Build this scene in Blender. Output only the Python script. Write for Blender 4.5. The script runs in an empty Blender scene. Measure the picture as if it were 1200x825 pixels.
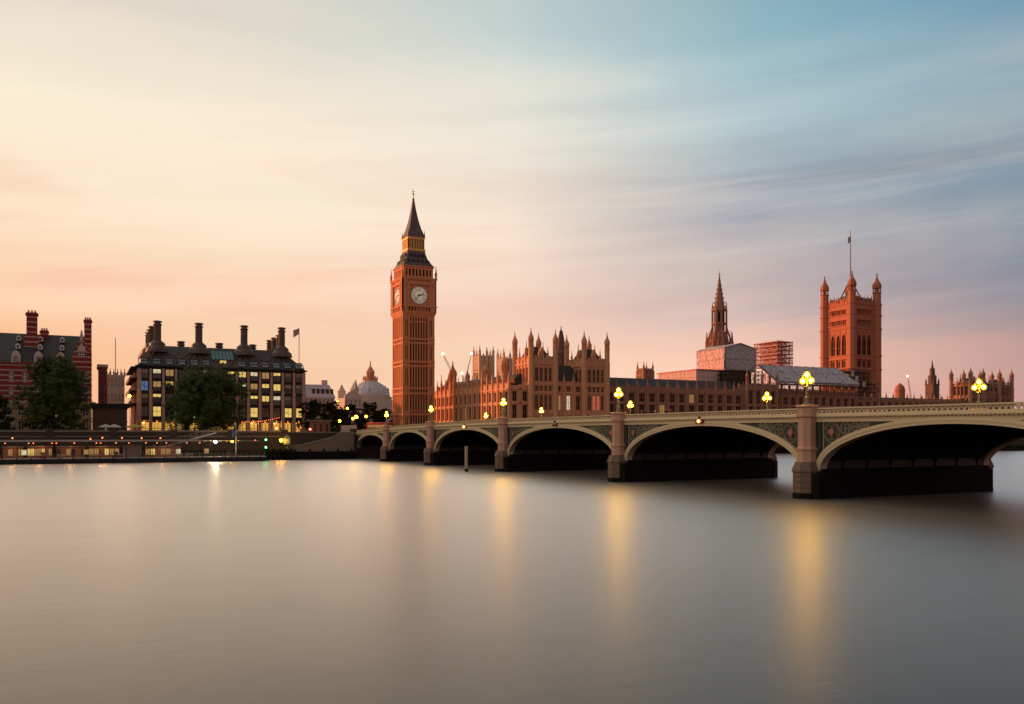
import bpy, math, random
from mathutils import Vector, Matrix
R = math.radians
rnd = random.Random(7)
scene = bpy.context.scene
COL = scene.collection

# ------------------------------------------------------------------ camera
# Ground frame: +X runs south along the far river bank, +Y runs inland (west), water is z = 0.
F = 1004.0
C, S = 0.8964, 0.4432
CX, CY, CZ = -72.0, -251.5, 7.0
cam_d = bpy.data.cameras.new('camera')
cam = bpy.data.objects.new('camera', cam_d); COL.objects.link(cam)
cam.location = (CX, CY, CZ)
cam.rotation_euler = (R(90), 0, -math.atan2(S, C))
cam_d.sensor_width = 36.0
cam_d.lens = F / 1200 * 36
cam_d.shift_y = 97.5 / 1200
cam_d.clip_start = 0.5
cam_d.clip_end = 30000
scene.camera = cam

def t_at(px, q):
    k = (px - 600) / F
    return CX + (q - CY) * (S + k * C) / (C - k * S)
def q_at(px, t):
    k = (px - 600) / F
    return CY + (t - CX) * (C - k * S) / (S + k * C)
def depth(t, q):
    return (t - CX) * S + (q - CY) * C
def z_at(py, t, q):
    return CZ + (510 - py) / F * depth(t, q)
def far(px, D):
    X = (px - 600) / F * D
    return CX + X * C + D * S, CY - X * S + D * C

# ------------------------------------------------------------------ sky
SUN_AZ = Vector((-0.69, 0.72)).normalized()
SUN_EL = R(4.8)
def lin(r, g, b):
    f = lambda c: (c / 255 / 12.92) if c / 255 <= 0.04045 else ((c / 255 + 0.055) / 1.055) ** 2.4
    return (f(r), f(g), f(b), 1)

w = bpy.data.worlds.new('World'); scene.world = w; w.use_nodes = True
nt = w.node_tree; N = nt.nodes; LK = nt.links; N.clear()
def math_n(op, a, b=None, c=None, tree=None):
    T = tree or nt
    n = T.nodes.new('ShaderNodeMath'); n.operation = op
    for i, v in enumerate((a, b, c)):
        if v is None: continue
        if isinstance(v, (int, float)): n.inputs[i].default_value = v
        else: T.links.new(v, n.inputs[i])
    return n.outputs[0]
def mix_n(fac, a, b, mode='MIX', tree=None):
    T = tree or nt
    n = T.nodes.new('ShaderNodeMix'); n.data_type = 'RGBA'; n.blend_type = mode
    for s, v in ((n.inputs[0], fac), (n.inputs[6], a), (n.inputs[7], b)):
        if isinstance(v, (int, float)): s.default_value = v
        elif isinstance(v, tuple): s.default_value = v
        else: T.links.new(v, s)
    return n.outputs[2]
def map_n(v, a, b, c=0.0, d=1.0, smooth=True, tree=None):
    T = tree or nt
    n = T.nodes.new('ShaderNodeMapRange'); n.interpolation_type = 'SMOOTHSTEP' if smooth else 'LINEAR'
    T.links.new(v, n.inputs[0])
    for i, x in zip((1, 2, 3, 4), (a, b, c, d)): n.inputs[i].default_value = x
    return n.outputs[0]
def noise_n(vec, scale, detail=4, rough=0.55, dist=0.0, tree=None):
    T = tree or nt
    n = T.nodes.new('ShaderNodeTexNoise')
    n.inputs['Scale'].default_value = scale; n.inputs['Detail'].default_value = detail
    n.inputs['Roughness'].default_value = rough; n.inputs['Distortion'].default_value = dist
    T.links.new(vec, n.inputs['Vector'])
    return n.outputs['Fac']
def ramp_n(fac, stops, tree=None):
    T = tree or nt
    n = T.nodes.new('ShaderNodeValToRGB'); T.links.new(fac, n.inputs[0])
    e = n.color_ramp.elements
    while len(e) < len(stops): e.new(0.5)
    for el, (p, c) in zip(e, stops): el.position = p; el.color = c
    return n.outputs[0]

tc = N.new('ShaderNodeTexCoord'); sx = N.new('ShaderNodeSeparateXYZ'); LK.new(tc.outputs['Generated'], sx.inputs[0])
X, Y, Z = sx.outputs
hl = math_n('SQRT', math_n('ADD', math_n('ADD', math_n('MULTIPLY', X, X), math_n('MULTIPLY', Y, Y)), 1e-5))
g = math_n('DIVIDE', math_n('ADD', math_n('MULTIPLY', X, SUN_AZ.x), math_n('MULTIPLY', Y, SUN_AZ.y)), hl)
g01 = math_n('MULTIPLY_ADD', g, 0.5, 0.5)          # 1 towards the sunset, 0 opposite
el = math_n('MAXIMUM', Z, 0.0)
az = math_n('ARCTAN2', math_n('ADD', math_n('MULTIPLY', X, C), math_n('MULTIPLY', Y, -S)),
            math_n('ADD', math_n('MULTIPLY', X, S), math_n('MULTIPLY', Y, C)))
GS = (0.0, 0.40, 0.54, 0.67, 0.80, 0.89, 1.0)
def layer(*cols): return ramp_n(g01, [(p, lin(*c)) for p, c in zip(GS, cols)])
SKY_GAIN = 1.0
layers = [
 (0.00, layer((222,152,128),(208,160,150),(255,196,174),(255,200,174),(255,195,155),(255,178,132),(255,175,115))),
 (0.085, layer((218,152,130),(194,158,152),(255,206,184),(255,216,188),(255,213,175),(255,190,146),(255,188,130))),
 (0.150, layer((208,148,132),(140,142,156),(208,184,180),(248,212,192),(253,215,184),(255,212,176),(255,205,150))),
 (0.235, layer((190,142,134),(126,150,168),(168,172,182),(255,236,216),(254,236,210),(255,233,205),(255,225,180))),
 (0.335, layer((165,132,134),(140,172,188),(184,207,212),(238,234,220),(253,238,217),(255,243,218),(255,235,195))),
 (0.415, layer((140,122,132),(106,150,178),(150,188,200),(202,216,214),(222,218,206),(230,216,202),(235,215,190))),
 (0.75, layer((60,66,78),(30,46,62),(58,78,92),(116,132,138),(178,180,172),(205,196,178),(205,196,172))),
]
# thin streaked cloud, drawn out along the wind
cv = N.new('ShaderNodeCombineXYZ')
tilt = math_n('SUBTRACT', el, math_n('MULTIPLY', az, 0.05))
LK.new(math_n('MULTIPLY', az, 0.95), cv.inputs[0]); LK.new(math_n('MULTIPLY', tilt, 9.5), cv.inputs[1])
n1 = noise_n(cv.outputs[0], 1.15, 6, 0.55, 0.5)
cv2 = N.new('ShaderNodeCombineXYZ')
LK.new(math_n('MULTIPLY', az, 1.5), cv2.inputs[0]); LK.new(math_n('MULTIPLY', tilt, 26.0), cv2.inputs[1]); cv2.inputs[2].default_value = 4.2
n2 = noise_n(cv2.outputs[0], 1.0, 5, 0.6, 0.4)
cv3 = N.new('ShaderNodeCombineXYZ')
LK.new(math_n('MULTIPLY', az, 1.7), cv3.inputs[0]); LK.new(math_n('MULTIPLY', tilt, 5.0), cv3.inputs[1]); cv3.inputs[2].default_value = 9.0
n3 = noise_n(cv3.outputs[0], 1.3, 4, 0.5, 0.3)
wob = math_n('ADD', el, math_n('ADD', math_n('MULTIPLY', math_n('SUBTRACT', n1, 0.5), 0.10), math_n('MULTIPLY', math_n('SUBTRACT', n2, 0.5), 0.05)))
sky = layers[0][1]
for (a, _), (b, col) in zip(layers, layers[1:]):
    sky = mix_n(map_n(wob, a, b, smooth=False), sky, col)
grey = mix_n(map_n(g01, 0.45, 0.85), lin(124, 132, 150), lin(232, 184, 168))
mask = math_n('MULTIPLY', map_n(n1, 0.42, 0.66), math_n('MULTIPLY', map_n(el, 0.09, 0.18), map_n(el, 0.46, 0.26)))
sky = mix_n(math_n('MULTIPLY', mask, math_n('MULTIPLY', map_n(g01, 0.80, 0.42), 0.74)), sky, grey)
lite = math_n('MULTIPLY', map_n(n3, 0.5, 0.72), map_n(el, 0.05, 0.2))
sky = mix_n(math_n('MULTIPLY', lite, 0.20), sky, lin(250, 232, 205))
wisp = math_n('MULTIPLY', math_n('MULTIPLY', map_n(n1, 0.47, 0.66), map_n(g01, 0.58, 0.80)), math_n('MULTIPLY', map_n(el, 0.05, 0.13), map_n(el, 0.36, 0.22)))
sky = mix_n(math_n('MULTIPLY', wisp, 0.7), sky, lin(252, 190, 164))
strk = math_n('MULTIPLY', map_n(n2, 0.50, 0.70), math_n('MULTIPLY', map_n(el, 0.10, 0.19), map_n(el, 0.40, 0.26)))
sky = mix_n(math_n('MULTIPLY', strk, 0.34), sky, mix_n(map_n(g01, 0.45, 0.8), lin(214, 204, 200), lin(255, 226, 200)))
val = math_n('ADD', 0.885, math_n('ADD', math_n('MULTIPLY', n2, 0.16), math_n('MULTIPLY', n3, 0.08)))
sky = mix_n(1.0, sky, val, 'MULTIPLY')
nish = N.new('ShaderNodeTexSky'); nish.sky_type = 'NISHITA'; nish.sun_disc = False
nish.sun_elevation = SUN_EL; nish.sun_rotation = math.atan2(SUN_AZ.x, SUN_AZ.y)
nish.air_density = 1.4; nish.dust_density = 2.5
BG = 0.1
clouds = mix_n(1.0, sky, (SKY_GAIN / BG,) * 3 + (1,), 'MULTIPLY')
clouds.node.clamp_result = False
total = mix_n(0.96, nish.outputs[0], clouds)       # thin overcast covers most of the clear sky
bg = N.new('ShaderNodeBackground'); bg.inputs[1].default_value = BG
LK.new(total, bg.inputs[0])
wo = N.new('ShaderNodeOutputWorld'); LK.new(bg.outputs[0], wo.inputs[0])

sun_d = bpy.data.lights.new('sun', 'SUN'); sun_d.energy = 3.9; sun_d.angle = R(0.8); sun_d.color = (1.0, 0.33, 0.14)
sun = bpy.data.objects.new('sun', sun_d); COL.objects.link(sun); sun.location = (-200, 200, 200)
sd = Vector((SUN_AZ.x * math.cos(SUN_EL), SUN_AZ.y * math.cos(SUN_EL), math.sin(SUN_EL)))
sun.rotation_euler = (-sd).to_track_quat('-Z', 'Y').to_euler()

vs = scene.view_settings
vs.view_transform = 'Standard'; vs.look = 'None'; vs.exposure = 0.0; vs.gamma = 1.0; vs.use_curve_mapping = False
scene.render.engine = 'CYCLES'
cy = scene.cycles
cy.use_denoising = True; cy.max_bounces = 6; cy.diffuse_bounces = 3; cy.glossy_bounces = 3
cy.sample_clamp_indirect = 4.0; cy.caustics_reflective = False; cy.caustics_refractive = False

# ------------------------------------------------------------------ materials
MATS = {}
def new_mat(name):
    m = bpy.data.materials.new(name); m.use_nodes = True
    return m, m.node_tree, m.node_tree.nodes['Principled BSDF']
def pos_vec(T, sc=(1, 1, 1)):
    gn = T.nodes.new('ShaderNodeNewGeometry'); mp = T.nodes.new('ShaderNodeMapping')
    mp.inputs['Scale'].default_value = sc
    T.links.new(gn.outputs['Position'], mp.inputs[0]); return mp.outputs[0]
def bump(T, b, h, strength, dist):
    n = T.nodes.new('ShaderNodeBump'); n.inputs['Strength'].default_value = strength; n.inputs['Distance'].default_value = dist
    T.links.new(h, n.inputs['Height']); T.links.new(n.outputs[0], b.inputs['Normal'])
def surf(name, col, var=0.3, scale=0.6, rough=0.85, bmp=0.4, streak=0.25, metal=0.0, dark=None, spec=0.35, bdist=0.12):
    m, T, b = new_mat(name)
    c = Vector(col)
    v = pos_vec(T)
    a = noise_n(v, scale, 6, 0.6, tree=T)
    f = noise_n(v, scale * (4 if 'stone' in name else 9), 5, 0.75, tree=T)
    st = noise_n(pos_vec(T, (1.2, 1.2, 0.10)), 1.0, 4, 0.6, tree=T)
    lo = tuple(dark) + (1,) if dark else tuple(c * (1 - var)) + (1,)
    hi = tuple(c * (1 + var * 0.6)) + (1,)
    if any(k in name for k in ('stone', 'granite', 'wall', 'brick')):
        fl = T.nodes.new('ShaderNodeVectorMath'); fl.operation = 'FLOOR'
        T.links.new(pos_vec(T, (0.62, 0.62, 1.1)), fl.inputs[0])
        wn = T.nodes.new('ShaderNodeTexWhiteNoise'); T.links.new(fl.outputs[0], wn.inputs['Vector'])
        a = math_n('ADD', math_n('MULTIPLY', a, 0.72), math_n('MULTIPLY', wn.outputs['Value'], 0.28), tree=T)
    s = math_n('ADD', math_n('MULTIPLY', a, 0.55), math_n('ADD', math_n('MULTIPLY', f, 0.45 - streak * 0.4), math_n('MULTIPLY', st, streak * 0.4), tree=T), tree=T)
    T.links.new(mix_n(map_n(s, 0.41, 0.60, tree=T), lo, hi, tree=T), b.inputs['Base Color'])
    b.inputs['Roughness'].default_value = rough; b.inputs['Metallic'].default_value = metal
    b.inputs['Specular IOR Level'].default_value = spec
    if bmp: bump(T, b, f, bmp, bdist)
    MATS[name] = m; return m
def glow(name, col, strength, base=None):
    m, T, b = new_mat(name)
    b.inputs['Base Color'].default_value = (base or col) + (1,)
    b.inputs['Emission Color'].default_value = col + (1,); b.inputs['Emission Strength'].default_value = strength
    MATS[name] = m; return m
def litroom(name, col, strength):
    # a lit interior seen through glass: brighter lamps, blinds and furniture as uneven patches
    m, T, b = new_mat(name)
    v = pos_vec(T, (1, 1, 1.6)); n = noise_n(v, 0.9, 3, 0.6, tree=T)
    b.inputs['Base Color'].default_value = (0.04, 0.03, 0.02, 1); b.inputs['Roughness'].default_value = 0.15
    T.links.new(mix_n(n, tuple(x * 0.35 for x in col) + (1,), tuple(min(1, x * 1.3) for x in col) + (1,), tree=T), b.inputs['Emission Color'])
    b.inputs['Emission Strength'].default_value = strength
    MATS[name] = m; return m

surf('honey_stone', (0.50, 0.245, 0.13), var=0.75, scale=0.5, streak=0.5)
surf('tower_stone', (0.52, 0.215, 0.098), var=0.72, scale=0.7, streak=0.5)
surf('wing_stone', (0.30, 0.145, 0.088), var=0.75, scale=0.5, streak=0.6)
surf('abbey_stone', (0.62, 0.42, 0.28), var=0.25)
surf('red_stone', (0.36, 0.125, 0.068), var=0.72, scale=0.6, streak=0.5)
surf('dark_stone', (0.13, 0.075, 0.055), var=0.5, scale=0.5, streak=0.6)
surf('spire_stone', (0.27, 0.125, 0.085), var=0.7, scale=0.6, streak=0.5)
surf('quay_stone', (0.19, 0.135, 0.09), var=0.7, scale=0.8, streak=0.5)
surf('river_wall', (0.055, 0.040, 0.031), var=0.4, scale=0.8, streak=0.6)
surf('tide_stain', (0.012, 0.011, 0.009), var=0.5, scale=0.9, rough=0.8, spec=0.08)
surf('pale_stone', (0.55, 0.45, 0.36), var=0.3)
surf('slate', (0.050, 0.046, 0.048), var=0.35, scale=1.0, rough=0.55)
surf('iron_roof', (0.125, 0.098, 0.088), var=0.35, scale=0.8, rough=0.5)
surf('lead', (0.60, 0.56, 0.56), var=0.18, scale=0.5, rough=0.5)
surf('bronze', (0.020, 0.014, 0.012), var=0.4, scale=0.8, rough=0.5, spec=0.2)
surf('bronze_roof', (0.050, 0.034, 0.028), var=0.4, scale=0.9, rough=0.55)
surf('bronze_rib', (0.115, 0.078, 0.062), var=0.3, scale=0.9, rough=0.5)
surf('pillar_stone', (0.46, 0.28, 0.225), var=0.3, scale=0.9)
surf('bridge_paint', (0.62, 0.485, 0.315), var=0.30, scale=0.7, rough=0.55, streak=0.7, bmp=0.15)
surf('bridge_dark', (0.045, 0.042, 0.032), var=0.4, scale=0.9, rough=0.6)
surf('vault_iron_shaded', (0.018, 0.017, 0.014), var=0.5, scale=0.5, rough=0.8, spec=0.1)  # dark iron, with the shade under the arches put into its colour
surf('granite', (0.55, 0.29, 0.20), var=0.4, scale=1.0, streak=0.8, rough=0.7)
surf('pier_base', (0.17, 0.105, 0.07), var=0.6, scale=0.8, streak=0.8, rough=0.7)
surf('asphalt', (0.05, 0.05, 0.05), var=0.3, scale=0.6)
surf('paving', (0.20, 0.17, 0.14), var=0.3, scale=0.7)
surf('earth', (0.09, 0.085, 0.06), var=0.4, scale=0.2)
surf('black_paint', (0.012, 0.012, 0.013), var=0.4, scale=0.8, rough=0.5)
surf('pontoon_grey', (0.46, 0.42, 0.38), var=0.3, scale=0.9, rough=0.6)
surf('lamp_iron', (0.22, 0.20, 0.12), var=0.3, scale=2.0, rough=0.5)
surf('white_paint', (0.72, 0.68, 0.62), var=0.15, scale=1.0, rough=0.5)
surf('red_paint', (0.50, 0.02, 0.015), var=0.2, scale=0.6, rough=0.35)
surf('gilt', (0.55, 0.33, 0.10), var=0.2, scale=1.0, rough=0.35, metal=0.6)
surf('black_iron', (0.012, 0.011, 0.012), var=0.3, rough=0.4)
surf('dial', (0.82, 0.72, 0.60), var=0.08, scale=1.5, rough=0.4, bmp=0.0)
surf('sheet_sunlit', (0.74, 0.50, 0.46), var=0.3, scale=0.35, rough=0.6, bmp=0.9, streak=0.0, bdist=0.5)  # white sheeting with the pink sunset light put into its colour
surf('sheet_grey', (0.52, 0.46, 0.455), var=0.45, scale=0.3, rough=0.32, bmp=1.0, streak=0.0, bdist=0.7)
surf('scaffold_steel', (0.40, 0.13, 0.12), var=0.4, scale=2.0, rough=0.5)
surf('scaffold_dark', (0.05, 0.035, 0.03), var=0.4, scale=2.0, rough=0.6)
surf('bark', (0.06, 0.045, 0.032), var=0.4, scale=2.0)
surf('timber', (0.45, 0.36, 0.27), var=0.4, scale=2.0, streak=0.8)
surf('skin', (0.45, 0.28, 0.2), var=0.1)
surf('coat_dark', (0.03, 0.03, 0.035), var=0.3)
surf('coat_red', (0.45, 0.05, 0.04), var=0.2)
surf('coat_tan', (0.30, 0.21, 0.13), var=0.2)
surf('tyre', (0.02, 0.02, 0.02), var=0.2)
surf('flag_blue', (0.06, 0.12, 0.28), var=0.2)
surf('flag_pale', (0.55, 0.35, 0.30), var=0.2)
surf('sign_green', (0.16, 0.22, 0.14), var=0.3)
surf('planter_red', (0.25, 0.03, 0.02), var=0.3)
surf('bridge_tracery', (0.27, 0.225, 0.155), var=0.25, scale=0.9, rough=0.6)
surf('parasol', (0.62, 0.47, 0.16), var=0.2)
surf('hoarding', (0.62, 0.45, 0.36), var=0.25, scale=1.6, bmp=0.0)
surf('shield_red', (0.46, 0.17, 0.13), var=0.2)
surf('grey_render', (0.22, 0.19, 0.18), var=0.3)
surf('kiosk_wall', (0.22, 0.115, 0.085), var=0.3)
surf('rail_mesh', (0.30, 0.27, 0.20), var=0.3, scale=2)

def glass_mat(name, col, rough=0.12, spec=0.5):
    m, T, b = new_mat(name)
    v = pos_vec(T); n = noise_n(v, 0.8, 3, 0.6, tree=T)
    T.links.new(mix_n(n, tuple(c * 0.5 for c in col) + (1,), tuple(c * 1.5 for c in col) + (1,), tree=T), b.inputs['Base Color'])
    b.inputs['Roughness'].default_value = rough; b.inputs['Specular IOR Level'].default_value = spec
    bump(T, b, noise_n(v, 0.5, 2, 0.5, tree=T), 0.15, 0.3)
    MATS[name] = m
glass_mat('glass', (0.02, 0.018, 0.018))
glass_mat('gothic_glass', (0.022, 0.011, 0.008), 0.6, 0.08)
glass_mat('roof_glass', (0.10, 0.22, 0.23), 0.15)
glass_mat('pale_glass', (0.26, 0.22, 0.19), 0.2)
glass_mat('sky_reflection_glass', (0.075, 0.09, 0.095), 0.2)  # unlit pane with a pale sky reflection put into its colour
glass_mat('attic_glass', (0.33, 0.43, 0.45), 0.2)
litroom('room_yellow', (1.0, 0.56, 0.15), 1.1)
litroom('room_dim', (0.95, 0.46, 0.15), 0.45)
litroom('room_white', (1.0, 0.70, 0.42), 0.9)
litroom('room_blue', (0.12, 0.35, 0.75), 0.35)
litroom('room_orange', (1.0, 0.42, 0.07), 1.0)
litroom('room_red', (1.0, 0.18, 0.10), 0.8)
glow('mantle', (1.0, 0.56, 0.012), 430.0)
def amber():
    m = bpy.data.materials.new('amber_glass'); m.use_nodes = True; T = m.node_tree; T.nodes.clear()
    out = T.nodes.new('ShaderNodeOutputMaterial'); mx = T.nodes.new('ShaderNodeMixShader'); mx.inputs[0].default_value = 0.5
    tr = T.nodes.new('ShaderNodeBsdfTransparent'); tr.inputs[0].default_value = (1, .9, .7, 1)
    em = T.nodes.new('ShaderNodeEmission'); em.inputs[0].default_value = (1.0, 0.50, 0.05, 1); em.inputs[1].default_value = 1.5
    T.links.new(tr.outputs[0], mx.inputs[1]); T.links.new(em.outputs[0], mx.inputs[2]); T.links.new(mx.outputs[0], out.inputs[0]); MATS['amber_glass'] = m
amber()
glow('globe_far', (1.0, 0.50, 0.012), 48.0)
glow('pier_lamp', (1.0, 0.18, 0.035), 5.0)
glow('flood', (1.0, 0.78, 0.45), 260.0)
glow('green_light', (0.08, 1.0, 0.25), 22.0)
glow('red_light', (1.0, 0.06, 0.03), 25.0)
glow('amber_light', (1.0, 0.36, 0.08), 10.0)
glow('red_signal', (1.0, 0.20, 0.08), 6.0)
glow('crane_light', (1.0, 0.70, 0.48), 3.0)
glow('dial_glow', (1.0, 0.80, 0.60), 0.18, (0.80, 0.70, 0.58))

# red brick with white stone courses (the bands are laid into the wall, 1.15 m apart)
def banded():
    m, T, b = new_mat('banded_brick')
    gn = T.nodes.new('ShaderNodeNewGeometry'); s = T.nodes.new('ShaderNodeSeparateXYZ'); T.links.new(gn.outputs['Position'], s.inputs[0])
    fr = math_n('FRACT', math_n('DIVIDE', s.outputs[2], 1.55, tree=T), tree=T)
    band = math_n('LESS_THAN', fr, 0.24, tree=T)
    v = pos_vec(T); n = noise_n(v, 1.2, 5, 0.6, tree=T)
    red = mix_n(n, (0.20, 0.018, 0.012, 1), (0.36, 0.040, 0.028, 1), tree=T)
    white = mix_n(n, (0.40, 0.28, 0.23, 1), (0.64, 0.49, 0.42, 1), tree=T)
    T.links.new(mix_n(band, red, white, tree=T), b.inputs['Base Color']); b.inputs['Roughness'].default_value = 0.85
    bump(T, b, noise_n(v, 6, 3, 0.6, tree=T), 0.3, 0.08)
    MATS['banded_brick'] = m
banded()
surf('red_brick', (0.26, 0.06, 0.04), var=0.35, scale=1.0)
surf('beige_stone', (0.34, 0.22, 0.125), var=0.3, scale=0.7)

def foliage(name, a, b_):
    m, T, b = new_mat(name)
    oi = pos_vec(T); n = noise_n(oi, 0.55, 3, 0.6, tree=T)
    T.links.new(mix_n(map_n(n, 0.35, 0.65, tree=T), a + (1,), b_ + (1,), tree=T), b.inputs['Base Color'])
    b.inputs['Roughness'].default_value = 0.6; b.inputs['Specular IOR Level'].default_value = 0.2
    MATS[name] = m
foliage('leaf', (0.034, 0.055, 0.010), (0.105, 0.135, 0.026))
foliage('leaf_dark', (0.020, 0.028, 0.010), (0.045, 0.055, 0.018))

def water():
    m = bpy.data.materials.new('river_water'); m.use_nodes = True; T = m.node_tree; T.nodes.clear()
    out = T.nodes.new('ShaderNodeOutputMaterial'); mx = T.nodes.new('ShaderNodeMixShader')
    df = T.nodes.new('ShaderNodeBsdfDiffuse'); df.inputs[0].default_value = (0.030, 0.021, 0.014, 1)
    gl = T.nodes.new('ShaderNodeBsdfGlossy'); gl.distribution = 'MULTI_GGX'; gl.inputs[0].default_value = (1.44, 1.32, 1.23, 1)
    fr = T.nodes.new('ShaderNodeFresnel'); fr.inputs[0].default_value = 1.333
    gl.inputs['Roughness'].default_value = 0.355      # wavelets blurred over the long exposure
    wn_ = noise_n(pos_vec(T, (0.010, 0.045, 1)), 1.0, 6, 0.68, 0.8, tree=T)
    bp = T.nodes.new('ShaderNodeBump'); bp.inputs['Strength'].default_value = 0.27; bp.inputs['Distance'].default_value = 0.6
    T.links.new(wn_, bp.inputs['Height']); T.links.new(bp.outputs[0], gl.inputs['Normal'])
    T.links.new(fr.outputs[0], mx.inputs[0]); T.links.new(df.outputs[0], mx.inputs[1]); T.links.new(gl.outputs[0], mx.inputs[2])
    T.links.new(mx.outputs[0], out.inputs[0]); MATS['river_water'] = m
water()

# ------------------------------------------------------------------ mesh helpers
class MB:
    """collects solid pieces; frame: x along the face, -y outwards (d = outward distance), z up"""
    def __init__(s, o=(0, 0, 0), th=0.0): s.v = []; s.f = []; s.fr(o, th)
    def fr(s, o=(0, 0, 0), th=0.0):
        s.o = Vector((tuple(o) + (0, 0))[:3]); s.c = round(math.cos(R(th)), 9); s.s = round(math.sin(R(th)), 9); return s
    def P(s, x, y, z): return (s.o.x + x * s.c - y * s.s, s.o.y + x * s.s + y * s.c, s.o.z + z)
    def add(s, pts, faces):
        b = len(s.v); s.v += [s.P(*p) for p in pts]; s.f += [tuple(b + i for i in f) for f in faces]
    def cube(s, x0, x1, y0, y1, z0, z1):
        s.add([(x0,y0,z0),(x1,y0,z0),(x1,y1,z0),(x0,y1,z0),(x0,y0,z1),(x1,y0,z1),(x1,y1,z1),(x0,y1,z1)],
              [(0,3,2,1),(4,5,6,7),(0,1,5,4),(1,2,6,5),(2,3,7,6),(3,0,4,7)])
    def box(s, u0, u1, d0, d1, z0, z1): s.cube(u0, u1, -d1, -d0, z0, z1)
    def poly(s, pts, d0, d1):
        n = len(pts)
        s.add([(x, -d1, z) for x, z in pts] + [(x, -d0, z) for x, z in pts],
              [tuple(range(n)), tuple(range(2*n-1, n-1, -1))] + [(i, n+i, n+(i+1)%n, (i+1)%n) for i in range(n)])
    def loops(s, ls, cap=True, closed=False):
        n = len(ls[0]); pts = [p for l in ls for p in l]; fs = []
        for k in range(len(ls) - (0 if closed else 1)):
            a, b = k*n, ((k+1) % len(ls))*n
            fs += [(a+i, a+(i+1)%n, b+(i+1)%n, b+i) for i in range(n)]
        if cap and not closed:
            fs += [tuple(range(n-1, -1, -1)), tuple(range((len(ls)-1)*n, len(ls)*n))]
        s.add(pts, fs)
    def lathe(s, cx, cy, prof, n=8, rot=0.0, sq=(1, 1)):
        s.loops([[(cx + r*math.cos(R(rot)+2*math.pi*i/n)*sq[0], cy + r*math.sin(R(rot)+2*math.pi*i/n)*sq[1], z) for i in range(n)] for r, z in prof])
    def frustum(s, x0, x1, y0, y1, z0, X0, X1, Y0, Y1, z1):
        s.loops([[(x0,y0,z0),(x1,y0,z0),(x1,y1,z0),(x0,y1,z0)], [(X0,Y0,z1),(X1,Y0,z1),(X1,Y1,z1),(X0,Y1,z1)]])
    def bar(s, p, q, r, n=5, r2=None):
        p, q = Vector(p), Vector(q); d = (q - p).normalized()
        a = d.orthogonal().normalized(); b = d.cross(a)
        s.loops([[tuple(c + (a*math.cos(2*math.pi*i/n) + b*math.sin(2*math.pi*i/n))*rr) for i in range(n)] for c, rr in ((p, r), (q, r2 or r))])
    def ball(s, c, r, n=12, m=8):
        s.lathe(c[0], c[1], [(max(0.001, r*math.sin(math.pi*k/m)), c[2]-r*math.cos(math.pi*k/m)) for k in range(m+1)], n)
    def ring(s, c, r, w, n=16):      # flat ring standing in the x-z plane
        for i in range(n):
            a, b = 2*math.pi*i/n, 2*math.pi*(i+1)/n
            s.bar((c[0]+r*math.cos(a), c[1], c[2]+r*math.sin(a)), (c[0]+r*math.cos(b), c[1], c[2]+r*math.sin(b)), w, 4)
    def mesh(s, name, mat, smooth=False):
        me = bpy.data.meshes.new(name); me.from_pydata(s.v, [], s.f)
        me.materials.append(MATS[mat])
        if smooth: me.polygons.foreach_set('use_smooth', [True]*len(me.polygons))
        me.update(); return me
    def build(s, name, mat, parent=None, smooth=False, loc=(0, 0, 0)):
        return put(name, s.mesh(name, mat, smooth), parent, loc)
def put(name, me, parent=None, loc=(0, 0, 0), rz=0.0):
    o = bpy.data.objects.new(name, me); COL.objects.link(o)
    o.location = loc; o.rotation_euler = (0, 0, rz)
    if parent: o.parent = parent
    return o
def thing(name, label, cat, loc=(0, 0, 0), rz=0.0, group=None):
    return tag(put(name, None, None, loc, rz), label, cat, group)
def tag(o, label, cat, group=None):
    o['label'] = label; o['category'] = cat
    if group: o['group'] = group
    return o
def struct(o, kind='structure'): o['kind'] = kind; return o
def copy_tree(o, loc, label=None, rz=None, sc=None):
    r = o.copy(); COL.objects.link(r); r.location = loc
    if label: r['label'] = label
    if rz is not None: r.rotation_euler[2] = rz
    if sc: r.scale = (sc, sc, sc) if isinstance(sc, (int, float)) else sc
    for ch in list(o.children):
        c = ch.copy(); COL.objects.link(c); c.parent = r
        for gch in list(ch.children):
            d = gch.copy(); COL.objects.link(d); d.parent = c
    return r
CACHE = {}
def cached(key, fn):
    if key not in CACHE: CACHE[key] = fn()
    return CACHE[key]

# ---- windows: one mesh for the pane, one for its frame, shared by all of that size
def window(root, w, h, loc, rz, mat='gothic_glass', head='flat', frame='honey_stone', nv=1, nh=1, fw=0.12, name='window'):
    def pane():
        m = MB()
        if head == 'point':
            m.poly([(-w/2, 0), (w/2, 0), (w/2, h*0.72), (w*0.28, h*0.9), (0, h), (-w*0.28, h*0.9), (-w/2, h*0.72)], -0.04, 0)
        else: m.box(-w/2, w/2, -0.04, 0, 0, h)
        return m.mesh('window', mat)
    def frm():
        m = MB()
        for k in range(nv): u = -w/2 + w*(k+1)/(nv+1); m.box(u-fw/2, u+fw/2, 0.004, 0.12, 0.02, h*(0.93 if head == 'point' else 0.98))
        for k in range(nh): z = h*(k+1)/(nh+1); m.box(-w/2, w/2, 0.002, 0.10, z-fw/2, z+fw/2)
        m.box(-w/2, w/2, 0.001, 0.14, -0.001, fw)
        return m.mesh('frame', frame)
    o = put(name, cached(('w', w, h, mat, head), pane), root, loc, rz)
    if frame: put('frame', cached(('f', w, h, frame, head, nv, nh), frm), o)
    return o
def faces(wd, ln): return {'E': ((0, 0), 0, wd), 'N': ((0, ln), -90, ln), 'S': ((wd, 0), 90, ln), 'W': ((wd, ln), 180, wd)}
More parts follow.
